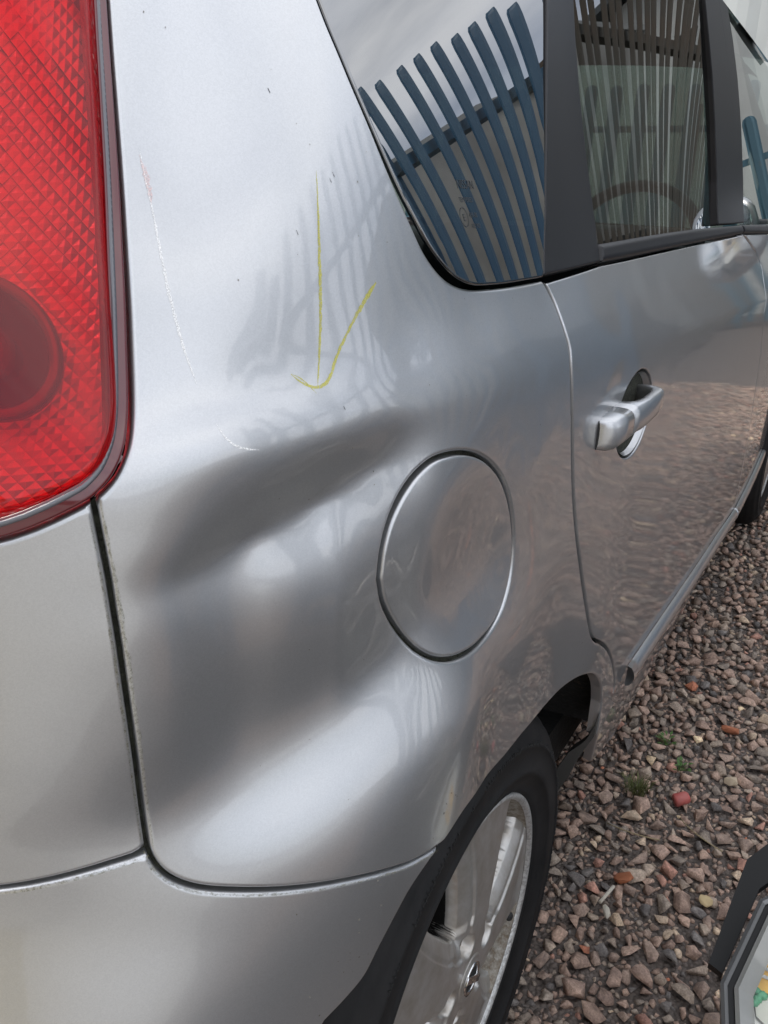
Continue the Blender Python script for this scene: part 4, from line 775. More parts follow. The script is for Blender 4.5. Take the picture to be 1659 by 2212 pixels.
def sheet(name,rows,mat,parent,smooth=True):
    n=len(rows[0]); V=[p for r in rows for p in r]; return link(name,mesh(name,V,[(i*n+k,i*n+k+1,(i+1)*n+k+1,(i+1)*n+k) for i in range(len(rows)-1) for k in range(n-1)],smooth),mat,parent)
def bow(x0,z0,hw,bx,n=11,bz=0): return [(x0+bx*(1-(t)**2),hw*t,z0+bz*(1-t*t)) for t in np.linspace(-1,1,n)]
sheet('windscreen',[bow(1.72,1.475,.55,.06),bow(2.38,1.03,.69,.10)],M['clear_glass'],car)
sheet('bonnet',[bow(2.40,1.025,.70,.10,bz=.01),bow(2.9,.96,.70,.12,bz=.03),bow(3.2,.86,.68,.16,bz=.02),bow(3.30,.72,.66,.18)],M['paint'],car)
sheet('front_bumper',[bow(3.30,.71,.69,.19),bow(3.34,.55,.70,.19),bow(3.32,.35,.70,.18),bow(3.27,.22,.66,.16)],M['paint'],car)
sheet('rear_window',[bow(-.33,1.43,.60,-.05),bow(-.52,1.10,.56,-.04)],M['tint_glass'],car)
sheet('tailgate_panel',[bow(-.52,1.098,.57,-.045),bow(-.535,.95,.50,-.045),bow(-.545,.752,.50,-.045)],M['paint'],car); sheet('bumper_centre',[bow(-.545,.745,.50,-.05),bow(-.57,.55,.50,-.05),bow(-.565,.25,.50,-.05)],M['paint'],car)
for s_ in (-1,1):
    b=B(); b.tube([(1.72,s_*.60,1.445),(2.05,s_*.665,1.255),(2.42,s_*.715,1.03)],.028,8); b.obj('windscreen_pillar',M['black_trim'],car,True)
    b=B(); b.tube([(-.30,s_*.58,1.42),(-.40,s_*.53,1.09)],.03,8); b.obj('rear_window_pillar',M['black_trim'],car,True)
# cabin -------------------------------------------------------------------------
b=B(); b.box((.9,0,.32),(2.9,1.30,.03)); b.obj('cabin_floor',M['cabin'],car)
b=B(); b.box((-.22,0,.985),(.42,1.16,.02),bev=.004); b.box((-.20,-.60,.84),(.44,.10,.30),bev=.03); b.box((-.20,.60,.84),(.44,.10,.30),bev=.03); b.obj('parcel_shelf',M['cabin_dark'],car)
def seat(x,y,wd,parent,head=1,fab='cabin_dark',zt=1.06):
    t=link('seat',None,None,parent); Mt=Matrix.Rotation(R(-14),4,'Y')
    b=B(); b.box((x,y,zt-.30),(.13,wd,.60),Mt,bev=.05); b.obj('backrest',M[fab],t,True)
    b=B(); b.box((x+.30,y,.52),(.52,wd,.16),bev=.05); b.obj('cushion',M[fab],t,True)
    for k in range(head):
        yy=y+(k-(head-1)/2)*.52; b=B(); b.box((x-.09,yy,zt+.085),(.085,.25,.15),Mt,bev=.035); b.tube([(x-.07,yy-.06,zt-.05),(x-.09,yy-.06,zt+.05)],.006,8); b.tube([(x-.07,yy+.06,zt-.05),(x-.09,yy+.06,zt+.05)],.006,8); b.obj('headrest',M[fab],t,True)
seat(.18,0,1.22,car,2,zt=1.02); seat(1.18,-.36,.48,car); seat(1.18,.36,.48,car)
b=B(); b.box((2.15,0,.90),(.42,1.34,.20),bev=.06); b.box((1.98,-.36,1.00),(.22,.36,.08),bev=.035); b.obj('dashboard',M['cabin'],car,True)
# steering wheel, right-hand drive
b=B(); c=Vector((1.80,-.40,.985)); ax=Vector((-.90,0,.42)).normalized(); e1=Vector((0,1,0)); e2=ax.cross(e1).normalized()
b.tube([c+e1*math.cos(a)*.185+e2*math.sin(a)*.185 for a in np.linspace(0,2*math.pi,41)],.017,10,False)
for a in (R(180),R(0),R(-90)): 
    q=(e1*math.cos(a)+e2*math.sin(a)*(1 if e2.z>0 else -1)); b.tube([c+q*.04,c+q*.18],.016,8)
b.tube([c-ax*.03,c+ax*.03],.06,16); b.obj('steering_wheel',M['black_plastic'],car,True)
b=B(); b.tube([(.10,-.64,1.36),(.22,-.66,1.15),(.28,-.63,.86)],.018,8); b.obj('seat_belt',M['cabin_dark'],car,True)
b=B(); b.box((.22,-.50,1.015),(.10,.16,.03),Matrix.Rotation(R(12),4,'Y'),bev=.008); b.obj('red_spot_box',simple('red_spot',(.30,.012,.02),.8),car,True)  # made-up red box for the red spot in the quarter glass
# door mirror
mr=link('door_mirror',None,None,car)
V,Fc=loft([(2.08,-.80,-.99,1.10,.06),(2.09,-.79,-1.0,1.10,.080),(2.13,-.79,-1.0,1.10,.085),(2.17,-.80,-.985,1.10,.075),(2.20,-.82,-.96,1.10,.05)],24,3); link('mirror_shell',mesh('mirror_shell',V,Fc),M['paint'],mr)
V,Fc=loft([(2.077,-.805,-.985,1.10,.066),(2.079,-.803,-.987,1.10,.068)],24,3); link('mirror_glass',mesh('mirror_glass',V,Fc),simple('mirror_silver',(.85,.87,.88),.01,1),mr)
b=B(); b.tube([(2.14,-.74,1.05),(2.14,-.82,1.08)],.025,8); b.obj('mirror_arm',M['black_trim'],mr,True)

M['etch']=simple('etched_print',(.05,.055,.06),.6,spec=.2)
# maker's etching in the corner of the quarter glass
def etch(text,s0,z0,size,parent,italic=0):
    cu=bpy.data.curves.new('etching','FONT'); cu.body=text; cu.size=1; o=bpy.data.objects.new('t',cu); COL.objects.link(o)
    dg=bpy.context.evaluated_depsgraph_get(); me=bpy.data.meshes.new_from_object(o.evaluated_get(dg)); bpy.data.objects.remove(o)
    V=np.array([v.co[:] for v in me.vertices]); s=s0+V[:,0]*size; z=z0+V[:,1]*size; X=QF.P(s,z,.0018)
    me.vertices.foreach_set('co',X.astype(np.float32).ravel()); me.update(); me.name='etching'; link('etching',me,M['etch'],parent)
ex,ez=F['etch'][0]
etch('NISSAN',ex-.004,ez+.010,.0082,qg); etch('TEMPERED',ex-.006,ez+.001,.0046,qg); etch('E',ex-.0068,ez-.0112,.0066,qg); etch('43R-00',ex+.004,ez-.009,.0046,qg); etch('AS2 M21',ex+.004,ez-.016,.0042,qg)
a=np.linspace(0,2*math.pi,25); ring=np.stack([ex-.0048+.0062*np.cos(a),ez-.0088+.0062*np.sin(a)],1); strip_on('etching',ring,.0005,M['etch'],qg,surf=QF,off=.0018,h=.0008,ends=1)

# ---------------------------------------------------------------- ground
gm,t,bb=material('dirt')
g=t.nodes.new('ShaderNodeTexCoord'); n=t.nodes.new('ShaderNodeTexNoise'); n.inputs['Scale'].default_value=26; n.inputs['Detail'].default_value=10; n.inputs['Roughness'].default_value=.7
v=t.nodes.new('ShaderNodeTexVoronoi'); v.inputs['Scale'].default_value=120
r1=t.nodes.new('ShaderNodeValToRGB'); r1.color_ramp.elements[0].color=(.13,.105,.088,1); r1.color_ramp.elements[1].color=(.30,.26,.235,1); r1.color_ramp.elements[0].position=.25; r1.color_ramp.elements[1].position=.8
m1=t.nodes.new('ShaderNodeMixRGB'); m1.blend_type='MULTIPLY'; m1.inputs[0].default_value=.6
r2=t.nodes.new('ShaderNodeValToRGB'); r2.color_ramp.elements[0].color=(.9,.8,.75,1); r2.color_ramp.elements[1].color=(.35,.33,.32,1); r2.color_ramp.elements[1].position=.7
bp=t.nodes.new('ShaderNodeBump'); bp.inputs['Strength'].default_value=.9; bp.inputs['Distance'].default_value=.012; bp.invert=True
l=t.links.new; l(g.outputs['Object'],n.inputs['Vector']); l(g.outputs['Object'],v.inputs['Vector']); l(n.outputs['Fac'],r1.inputs[0]); l(v.outputs['Distance'],r2.inputs[0]); l(r1.outputs[0],m1.inputs[1]); l(r2.outputs[0],m1.inputs[2]); l(m1.outputs[0],bb.inputs['Base Color']); l(v.outputs['Distance'],bp.inputs['Height']); l(bp.outputs[0],bb.inputs['Normal']); bb.inputs['Roughness'].default_value=.95
ground=link('ground',mesh('ground',[(-300,-300,.002),(300,-300,.002),(300,300,.002),(-300,300,.002)],[(0,1,2,3)],False),gm,kind='structure')
slab=link('added_concrete_apron',mesh('added_concrete_apron',[(-40,-14,.006),(-1.3,-14,.006),(-1.3,14,.006),(-40,14,.006)],[(0,1,2,3)],False),simple('pale_concrete',(.44,.42,.38),.9,noise=(1.5,(.33,.315,.285),.3,.7)),kind='structure')  # pale slab added behind the car to brighten the bumper's reflections
def stone_mat(name,src):
    m,t,b=material(name); g=t.nodes.new('ShaderNodeTexCoord')
    if src=='attr': a=t.nodes.new('ShaderNodeAttribute'); a.attribute_name='tint'; colr=a.outputs['Color']; vec=g.outputs['Object']
    else: a=t.nodes.new('ShaderNodeObjectInfo'); colr=a.outputs['Color']; vec=t.nodes.new('ShaderNodeNewGeometry').outputs['Position']
    n=t.nodes.new('ShaderNodeTexNoise'); n.inputs['Scale'].default_value=260; n.inputs['Detail'].default_value=6; n.inputs['Roughness'].default_value=.75
    r=t.nodes.new('ShaderNodeValToRGB'); r.color_ramp.elements[0].position=.3; r.color_ramp.elements[1].position=.72; r.color_ramp.elements[0].color=(.50,.47,.46,1); r.color_ramp.elements[1].color=(1.45,1.43,1.42,1)
    n2=t.nodes.new('ShaderNodeTexNoise'); n2.inputs['Scale'].default_value=55; n2.inputs['Detail'].default_value=3
    r2=t.nodes.new('ShaderNodeValToRGB'); r2.color_ramp.elements[0].position=.35; r2.color_ramp.elements[1].position=.65; r2.color_ramp.elements[0].color=(.72,.70,.70,1); r2.color_ramp.elements[1].color=(1.15,1.12,1.08,1)
    m1=t.nodes.new('ShaderNodeMixRGB'); m1.blend_type='MULTIPLY'; m1.inputs[0].default_value=1; m2=t.nodes.new('ShaderNodeMixRGB'); m2.blend_type='MULTIPLY'; m2.inputs[0].default_value=1
    bp=t.nodes.new('ShaderNodeBump'); bp.inputs['Strength'].default_value=.7; bp.inputs['Distance'].default_value=.0022
    l=t.links.new; l(vec,n.inputs['Vector']); l(vec,n2.inputs['Vector']); l(n.outputs['Fac'],r.inputs[0]); l(n2.outputs['Fac'],r2.inputs[0]); l(colr,m1.inputs[1]); l(r.outputs[0],m1.inputs[2]); l(m1.outputs[0],m2.inputs[1]); l(r2.outputs[0],m2.inputs[2]); l(m2.outputs[0],b.inputs['Base Color']); l(n.outputs['Fac'],bp.inputs['Height']); l(bp.outputs[0],b.inputs['Normal'])
    b.inputs['Roughness'].default_value=.9; return m
M['stone_mass']=stone_mat('crushed_stone','attr'); M['stone']=stone_mat('crushed_stone_single','obj')
def rock(seed,npt=10):
    q=np.random.default_rng(seed); p=q.normal(size=(npt,3)); p/=np.linalg.norm(p,axis=1)[:,None]; p*=q.uniform(.8,1.1,(npt,1)); p*=np.array([1,q.uniform(.6,.95),q.uniform(.42,.75)])
    bm=bmesh.new()
    for v in p: bm.verts.new(v)
    r=bmesh.ops.convex_hull(bm,input=bm.verts[:]); bmesh.ops.delete(bm,geom=[v for v in bm.verts if not v.link_faces],context='VERTS')
    bmesh.ops.bevel(bm,geom=bm.edges[:],offset=.018,segments=1,affect='EDGES'); bmesh.ops.triangulate(bm,faces=bm.faces[:])
    bm.verts.index_update(); V=np.array([v.co[:] for v in bm.verts]); T=np.array([[v.index for v in f.verts] for f in bm.faces]); bm.free(); return V,T
def rock_low(seed):
    q=np.random.default_rng(seed); p=q.normal(size=(11,3)); p/=np.linalg.norm(p,axis=1)[:,None]; p*=np.array([1,q.uniform(.6,.95),q.uniform(.45,.8)])
    bm=bmesh.new()
    for v in p: bm.verts.new(v)
    bmesh.ops.convex_hull(bm,input=bm.verts[:]); bmesh.ops.delete(bm,geom=[v for v in bm.verts if not v.link_faces],context='VERTS'); bmesh.ops.triangulate(bm,faces=bm.faces[:])
    bm.verts.index_update(); V=np.array([v.co[:] for v in bm.verts]); T=np.array([[v.index for v in f.verts] for f in bm.faces]); bm.free(); return V,T
ROCK=[rock(100+i) for i in range(16)]; LOW=[rock_low(300+i) for i in range(24)]
PAL=np.array([(.225,.165,.138),(.245,.180,.148),(.200,.155,.132),(.225,.190,.160),(.170,.150,.132),(.10,.098,.100),(.33,.27,.205),(.33,.125,.07),(.56,.46,.31),(.27,.15,.12)])
PW=np.array([.24,.17,.17,.13,.11,.06,.035,  .003,.005,.030]); PW/=PW.sum(); PAL=(PAL*.9+PAL.mean(1,keepdims=True)*.14)*1.9*np.array([1.05,1.0,.94])
def scatter(x0,x1,y0,y1,sizes,dens,over=.74,seed=1):
    q=np.random.default_rng(seed); out=[]; sizes=[(a*.86,b*.86) for a,b in sizes]; dens=[d*1.35 for d in dens]; cell={}; cs=.03; A=(x1-x0)*(y1-y0)
    for (a,b),d in zip(sizes,dens):
        for x,y,r in zip(q.uniform(x0,x1,int(A*d)),q.uniform(y0,y1,int(A*d)),q.uniform(a,b,int(A*d))):
            i,j=int(x//cs),int(y//cs); ok=True
            for di in (-1,0,1):
                for dj in (-1,0,1):
                    for (u,v,s) in cell.get((i+di,j+dj),()):
                        if (u-x)**2+(v-y)**2<(over*(r+s))**2: ok=False; break
                    if not ok: break
                if not ok: break
            if ok: cell.setdefault((i,j),[]).append((x,y,r)); out.append((x,y,r))
    return np.array(out)
near=scatter(-.62,1.7,-1.86,-.30,((.019,.030),(.014,.019),(.009,.014),(.006,.009)),(520,1500,4500,13000),over=.62,seed=3)
far=scatter(1.7,5.2,-2.4,-.30,((.017,.028),(.011,.017)),(800,3200),over=.66,seed=4)
mid=scatter(-.62,1.7,-2.7,-1.95,((.016,.028),(.011,.016)),(600,2400),over=.66,seed=5)
ST=np.vstack([near,far,mid]); q=np.random.default_rng(11)
tint=PAL[q.choice(len(PAL),len(ST),p=PW)]*q.uniform(.82,1.2,(len(ST),1))
def proj(X):
    d=X-CAM; z=d@f_; return np.stack([1659/2+1789*(d@r_)/z,1106-1789*(d@u_)/z],1),z
pp,zz=proj(np.c_[ST[:,:2],np.zeros(len(ST))]); vis=(zz>0)&(pp[:,0]>1100)&(pp[:,0]<1659)&(pp[:,1]<2212)&(pp[:,1]>1000)&(pp[:,0]>1640-.66*(pp[:,1]-1000))
app=np.where(vis,ST[:,2]/np.maximum(zz,.1),0); big=np.argsort(-app)[:292]; isbig=np.zeros(len(ST),bool); isbig[big]=True
def rotm(yaw,tx,ty):
    return (Matrix.Rotation(yaw,3,'Z')@Matrix.Rotation(tx,3,'X')@Matrix.Rotation(ty,3,'Y'))
VV=[];TT=[];CC=[];off=0
yw=q.uniform(0,6.28,len(ST)); tx=q.normal(0,.28,len(ST)); ty=q.normal(0,.28,len(ST))
for i,(x,y,r) in enumerate(ST):
    if isbig[i]: continue
    dn=zz[i]; Vb,Tb=(ROCK[i%16] if (dn<1.7 and r>.011 and vis[i]) else LOW[i%24]); m=np.array(rotm(yw[i],tx[i],ty[i])); X=(Vb*r)@m.T+[x,y,r*.32+(.004 if r>.011 else 0)]
    VV.append(X); TT.append(Tb+off); CC.append(np.repeat(tint[i:i+1],len(Vb),0)); off+=len(Vb)
VV=np.vstack(VV); TT=np.vstack(TT); CC=np.vstack(CC)
me=mesh('gravel',VV,TT,False); at=me.color_attributes.new('tint','FLOAT_COLOR','POINT'); at.data.foreach_set('color',np.c_[CC,np.ones(len(CC))].astype(np.float32).ravel())
link('gravel',me,M['stone_mass'],kind='stuff',label='reddish brown crushed stone covering the ground beside the car',category='gravel')
RM=[mesh('stone',Vb,Tb,False) for Vb,Tb in ROCK]
for m_ in RM: m_.materials.append(M['stone'])
for i in np.where(isbig)[0]:
    x,y,r=ST[i]; o=bpy.data.objects.new('stone',RM[i%16]); COL.objects.link(o); o.parent=ground; o.location=(x,y,r*.32+.004); o.scale=(r,r,r); o.rotation_euler=rotm(yw[i],tx[i],ty[i]).to_euler(); o.color=(*tint[i],1)
# things lying on the gravel
def place_stone(name,label,cat,loc,r,col,seed,group=None,rough=.8):
    Vb,Tb=rock(seed,22); o=link(name,mesh(name,Vb,Tb,False),simple(name+'_surface',col,rough,noise=(180/1,tuple(c*.75 for c in col),.3,.7)),label=label,category=cat)
    o.location=loc; o.scale=(r,r*.8,r*.8); o.rotation_euler=(.2,.3,seed)
    if group: o['group']=group
    return o
def on_ground(px,py,z=0.012):
    d=f_*1789+r_*(px-829.5)+u_*(1106-py); k=(z-CAM[2])/d[2]; return CAM+k*d
b=B(); b.tube([(0,0,0),(0,0,.004),(0,0,.026),(0,0,.030)],[.011,.013,.012,.009],14); c=b.obj('bottle_cap',simple('faded_red_plastic',(.50,.10,.09),.5,noise=(60,(.42,.13,.11),.3,.7)),None,True,label='faded red plastic cap lying on its side among the gravel',category='plastic cap'); c.location=tuple(GPOS[0]); c.rotation_euler=(R(75),R(12),R(35))
place_stone('brick_shard','larger orange brick fragment lying on the gravel nearest the wheel','brick fragment',tuple(GPOS[1]),.021,(.42,.15,.07),21,'orange brick fragments')
place_stone('brick_shard','small orange brick fragment in the gravel above and right of the red cap','brick fragment',tuple(GPOS[2]),.022,(.45,.16,.08),24,'orange brick fragments')
place_stone('pebble','cream yellow pebble on the gravel near the black lamp bracket','pebble',tuple(GPOS[3]),.017,(.62,.47,.26),31,'pale pebbles')
place_stone('pebble','oblong pale cream stone on the gravel right of the red cap','pebble',tuple(GPOS[4]),.019,(.60,.48,.34),33,'pale pebbles')
place_stone('pebble','small white pebble on the gravel just below the pale stick','pebble',tuple(GPOS[5]),.014,(.60,.55,.46),35,'pale pebbles')
b=B(); p=Vector(GPOS[6]); b.tube([p+Vector((-.022,.006,.012)),p+Vector((.022,-.004,.014))],.003,8); b.obj('stick',simple('pale_wood',(.55,.50,.42),.8),None,True,label='short pale stick lying on the gravel beside the tyre',category='stick')
for k,lab in ((7,'thin dry straw stalk curving over the gravel near the lamp'),(8,'thin dry straw stalk on the gravel below the red cap')):
    b=B(); p=Vector(GPOS[k]); b.tube([p+Vector((math.cos(a_)*s_*.05,math.sin(a_)*s_*.05,.012+.008*(1-s_*s_))) for s_ in np.linspace(-1,1,7) for a_ in [.6*k+.3*s_]],.0011,6); b.obj('straw',simple('straw',(.30,.24,.14),.8),None,True,label=lab,category='straw',group='dry straws on the gravel')
gt=thing('grass_tuft','small green grass tuft growing in the gravel left of the red cap','grass',tuple(GPOS[9]))
gmat=simple('grass_blade',(.09,.13,.035),.7,noise=(50,(.16,.15,.06),.3,.7)); b=B()
for k in range(110):
    a=rng.uniform(0,6.28); d=rng.uniform(0,.022); h_=rng.uniform(.015,.042); lean=rng.uniform(.2,1.1)*h_; x,y=d*math.cos(a),d*math.sin(a); a2=a+rng.normal(0,.7); u=Vector((-math.sin(a2),math.cos(a2),0))*.0009
    p0=Vector((x,y,0)); p1=Vector((x+math.cos(a2)*lean*.4,y+math.sin(a2)*lean*.4,h_*.65)); p2=Vector((x+math.cos(a2)*lean,y+math.sin(a2)*lean,h_))
    b.add([p0-u,p0+u,p1+u*.8,p1-u*.8,p2],[(0,1,2,3),(3,2,4)])
b.obj('blades',gmat,gt,kind='stuff')
for k,lab in ((10,'sparse green weed in the gravel near the rear door'),(11,'tiny green weed sprout above the red cap')):
    w_=thing('weed',lab,'weed',tuple(GPOS[k]),'weeds in the gravel'); b=B()
    for j in range(16):
        a=rng.uniform(0,6.28); d=rng.uniform(.004,.026); hh=rng.uniform(.010,.022); p=Vector((d*math.cos(a),d*math.sin(a),hh)); u=Vector((math.cos(a),math.sin(a),.3))*rng.uniform(.004,.008); v_=Vector((-math.sin(a),math.cos(a),0))*.003
        b.add([p-u,p+v_,p+u,p-v_],[(0,1,2,3)]); b.tube([(0,0,0),p],.0005,4)
    b.obj('leaves',simple('weed_leaf',(.07,.15,.03),.6),w_,kind='stuff')

# ---------------------------------------------------------------- work lamp lying in front of the wheel
wl_=thing('work_lamp','octagonal grey lamp with clear cover over yellow and green parts and a black bracket','work lamp')
dv=f_*1789+r_*(1800-829.5)+u_*(1106-2290); dv/=np.linalg.norm(dv); LC=CAM+dv*1.12
nvec=Vector(-dv)*.80+Vector((0,-.1,.42)); nvec.normalize(); Uv=Vector(r_); Uv=(Uv-nvec*Uv.dot(nvec)).normalized(); Vv=nvec.cross(Uv).normalized()
LCv=Vector(LC)
def LP(u,v,w_=0): return LCv+Uv*u+Vv*v+nvec*w_
def lp_px(px,py,w_=0):
    d=Vector(f_*1789+r_*(px-829.5)+u_*(1106-py)); k=((LCv+nvec*w_)-Vector(CAM)).dot(nvec)/d.dot(nvec); q=Vector(CAM)+d*k-LCv; return q.dot(Uv),q.dot(Vv)
def ring_uv(outer,inner,w0,w1,name,mat,w2=None):
    w2=w1 if w2 is None else w2
    n=len(outer); V=[LP(*p,w0) for p in outer]+[LP(*p,w1) for p in outer]+[LP(*p,w2) for p in inner]+[LP(*p,min(w0,w2-.004)) for p in inner]
    Fc=[]
    for i in range(n):
        j=(i+1)%n
        for q in range(3): Fc.append((q*n+i,q*n+j,(q+1)*n+j,(q+1)*n+i))
    return link(name,mesh(name,V,Fc,False),mat,wl_)
OUT=LAMP_OUT
cx_=np.array(OUT).mean(0)
def shr(P,g):
    P=np.array(P); a=inset(resample(P,.0005) if 0 else P,0) if 0 else P
    t1=np.roll(P,-1,0)-P; t1/=np.linalg.norm(t1,axis=1)[:,None]; nn=np.stack([-t1[:,1],t1[:,0]],1)
    if area(P)<0: nn=-nn
    n0=np.roll(nn,1,0); m=nn+n0; m/= (1+(nn*n0).sum(1))[:,None]; return (P+m*g)
M['lamp_frame']=simple('clear_grey_plastic',(.15,.15,.15),.15,.15,coat=.6)
M['lamp_face']=simple('milky_plastic',(.30,.30,.275),.22,coat=.8,noise=(9,(.22,.22,.21),.3,.7)); M['lamp_lens']=glass('lamp_glass',(.93,.93,.90),1.45)
ring_uv(OUT,shr(OUT,.0035),-.014,-.003,'frame_edge',M['lamp_frame'],.001); ring_uv(shr(OUT,.0036),shr(OUT,.0075),-.012,.001,'frame_edge',M['lamp_frame'],-.002); ring_uv(shr(OUT,.0078),shr(OUT,.0135),-.014,-.004,'frame_groove',M['black_plastic']); ring_uv(shr(OUT,.014),shr(OUT,.018),-.012,.0,'frame',M['lamp_face'],.004); ring_uv(shr(OUT,.0181),shr(OUT,.0335),-.012,.004,'frame',M['lamp_face'],-.003)
link('lens',mesh('lens',[LP(*p,.001) for p in shr(OUT,.0330)],[tuple(range(len(OUT)))],False),M['lamp_lens'],wl_)
link('reflector',mesh('reflector',[LP(*p,-.030) for p in shr(OUT,.020)],[tuple(range(len(OUT)))],False),M['steel_white'],wl_)
ye=simple('yellow_phosphor',(.80,.47,.07),.45,noise=(60,(.74,.40,.05),.3,.7))
def uvbox(name,u0,v0,u1,v1,w0,w1,mat):
    b=B(); V=[LP(u,v,w_) for w_ in (w0,w1) for u,v in ((u0,v0),(u1,v0),(u1,v1),(u0,v1))]; b.add(V,[(3,2,1,0),(4,5,6,7),(0,1,5,4),(1,2,6,5),(2,3,7,6),(3,0,4,7)]); return b.obj(name,mat,wl_)
def plate(name,pts,w0,w1,mat):
    q=[lp_px(*p_,w1) for p_ in pts]; n=len(q); hb=B(); hb.add([LP(*c,w_) for w_ in (w0,w1) for c in q],[tuple(range(n))[::-1],tuple(range(n,2*n))]+[(i,(i+1)%n,(i+1)%n+n,i+n) for i in range(n)]); return hb.obj(name,mat,wl_)
plate('light_panel',[(1624,2128),(1640,2092),(1664,2040),(1790,2080),(1760,2200)],-.028,-.022,ye)
plate('wire_strip',[(1640,2083),(1637,2089),(1780,2148),(1783,2142)],-.0215,-.020,M['alloy_bare']); plate('wire_strip',[(1634,2099),(1631,2105),(1776,2164),(1779,2158)],-.0215,-.020,M['alloy_bare'])
plate('circuit_board',[(1626,2136),(1760,2206),(1770,2330),(1634,2195)],-.028,-.0235,simple('pale_resin',(.62,.62,.55),.35))
gl_=B()
for k in range(9):
    bm=bmesh.new(); bmesh.ops.create_icosphere(bm,subdivisions=1,radius=.005); c0=LP(*lp_px(1636+rng.uniform(-8,14),2150+rng.uniform(-12,16),-.0225),-.0225); gl_.add([Vector((v.co.x,v.co.y,v.co.z))+c0 for v in bm.verts],[[v.index for v in f.verts] for f in bm.faces]); bm.free()
gl_.obj('green_resin',simple('green_resin',(.08,.38,.20),.25),wl_,True)
hb=B(); V=[LP(*p,w_) for w_ in (-.09,-.013) for p in shr(OUT,.006)]; n=len(OUT); hb.add(V,[tuple(range(n))[::-1]]+[(i,(i+1)%n,(i+1)%n+n,i+n) for i in range(n)]); hb.obj('housing',M['black_plastic'],wl_)
bp_=[lp_px(*p,-.05) for p in ((1760,1770),(1659,1824),(1613,1859),(1530,2082),(1560,2105),(1640,1922),(1662,1906),(1760,1862))]
n=len(bp_); hb=B(); hb.add([LP(*p,w_) for w_ in (-.066,-.046) for p in bp_],[tuple(range(n))[::-1],tuple(range(n,2*n))]+[(i,(i+1)%n,(i+1)%n+n,i+n) for i in range(n)]); hb.obj('bracket',M['black_plastic'],wl_)
b=B(); q=LP(.05,-.02,-.08); b.tube([q,(q.x,q.y,.0)],.02,8); q=LP(-.02,-.16,-.06); b.tube([q,(q.x,q.y,.0)],.02,8); b.obj('foot',M['black_plastic'],wl_,True)

# ---------------------------------------------------------------- yard round the car (seen in glass and paint)
def FHT(x): return float(np.interp(x,[-.35,0,.66,1.2,2.6,3.7,5],[1.56,1.86,2.10,2.27,2.80,3.1,3.15]))
def pale_mesh(h,wd=.060,dp=.014,th=.003):
    prof=[(-.5,0),(-.36,.0),(-.2,1),(.2,1),(.36,0),(.5,0)]; V=[];Fc=[]
    for zz_,sh in ((0.04,1),(h-.025,1),(h-.008,.8),(h,.35)):
        for x,d in prof: V.append((x*wd*sh,d*dp,zz_))
        for x,d in prof[::-1]: V.append((x*wd*sh,d*dp-th,zz_))
    k=12
    for i in range(3):
        for j in range(k): Fc.append((i*k+j,i*k+(j+1)%k,(i+1)*k+(j+1)%k,(i+1)*k+j))
    Fc.append(tuple(range(3*k,4*k))); return mesh('pale',V,Fc,False)
def fence(name,label,P0,ang,n,pitch,h,mat,rails,wd=.056,postmat=None):
    # h and the rail heights are functions of the distance along the fence (the top is raked to fit its reflection)
    t=thing(name,label,'fence',P0); t.rotation_euler=(0,0,ang); me=pale_mesh(1.,wd); me.materials.append(mat)
    for i in range(n):
        o=bpy.data.objects.new('pale',me); COL.objects.link(o); o.parent=t; o.location=(i*pitch,0,rng.uniform(-.012,.012)); o.rotation_euler=(rng.normal(0,.0015),rng.normal(0,.0018),0); o.scale=(1,1,h(i*pitch))
    ends=[0,(n-1)*pitch]; k=max(2,int(n*pitch/1.3)); xs_=np.linspace(-.05,(n-1)*pitch+.05,k+1)
    for z in rails:
        b=B()
        for x0,x1 in zip(xs_[:-1],xs_[1:]):
            z0,z1=z(x0),z(x1); b.prism([(x0,-.028,z0-.03),(x1,-.028,z1-.03),(x1,-.028,z1+.03),(x0,-.028,z0+.03)],(0,0,0),(0,-.045,0))
        b.obj('rail',mat,t,kind='stuff') if False else b.obj('rail',mat,t)
    for i in range(int(n*pitch/2.75)+1):
        x=i*2.75+.08; b=B(); b.box((x,-.10,h(x)*.46),(.06,.08,h(x)*.92)); b.obj('post',postmat or mat,t)
    return t
blue=simple('blue_fence_paint',(.030,.088,.165),.45,noise=(6,(.05,.12,.19),.3,.7))
rust=simple('weathered_brown_steel',(.075,.078,.070),.8,noise=(7,(.10,.075,.055),.35,.65))
lblue=simple('pale_blue_fence_paint',(.06,.13,.17),.55,noise=(5,(.16,.15,.12),.3,.42))
fence('palisade_fence','deep blue steel palisade fence mirrored in the quarter window',(FX,FY,0),0,FN,.155,lambda x:FHT(FX+x),blue,(lambda x:.45,lambda x:FHT(FX+x)-.42))
fence('palisade_fence','brown weathered palisade fence mirrored in the rear door glass',(FX+FN*.155+.1,FY,0),0,46,.155,lambda x:FHT(FX+FN*.155+x),rust,(lambda x:.45,lambda x:FHT(FX+FN*.155+x)-.45))
fence('palisade_fence','dull blue fence of wide pales crossing the yard ahead of the car',(8.6,-1.9,0),R(90),24,.26,lambda x:2.2,lblue,(lambda x:.5,lambda x:1.8),wd=.13)
def clad_mat(name,c,c2):
    m,t,b=material(name); g=t.nodes.new('ShaderNodeTexCoord'); n=t.nodes.new('ShaderNodeTexNoise'); n.inputs['Scale'].default_value=1.4; n.inputs['Detail'].default_value=8
    r=t.nodes.new('ShaderNodeValToRGB'); r.color_ramp.elements[0].color=(*c2,1); r.color_ramp.elements[1].color=(*c,1); r.color_ramp.elements[0].position=.3; r.color_ramp.elements[1].position=.7
    t.links.new(g.outputs['Object'],n.inputs['Vector']); t.links.new(n.outputs['Fac'],r.inputs[0]); t.links.new(r.outputs[0],b.inputs['Base Color']); b.inputs['Roughness'].default_value=.6; return m
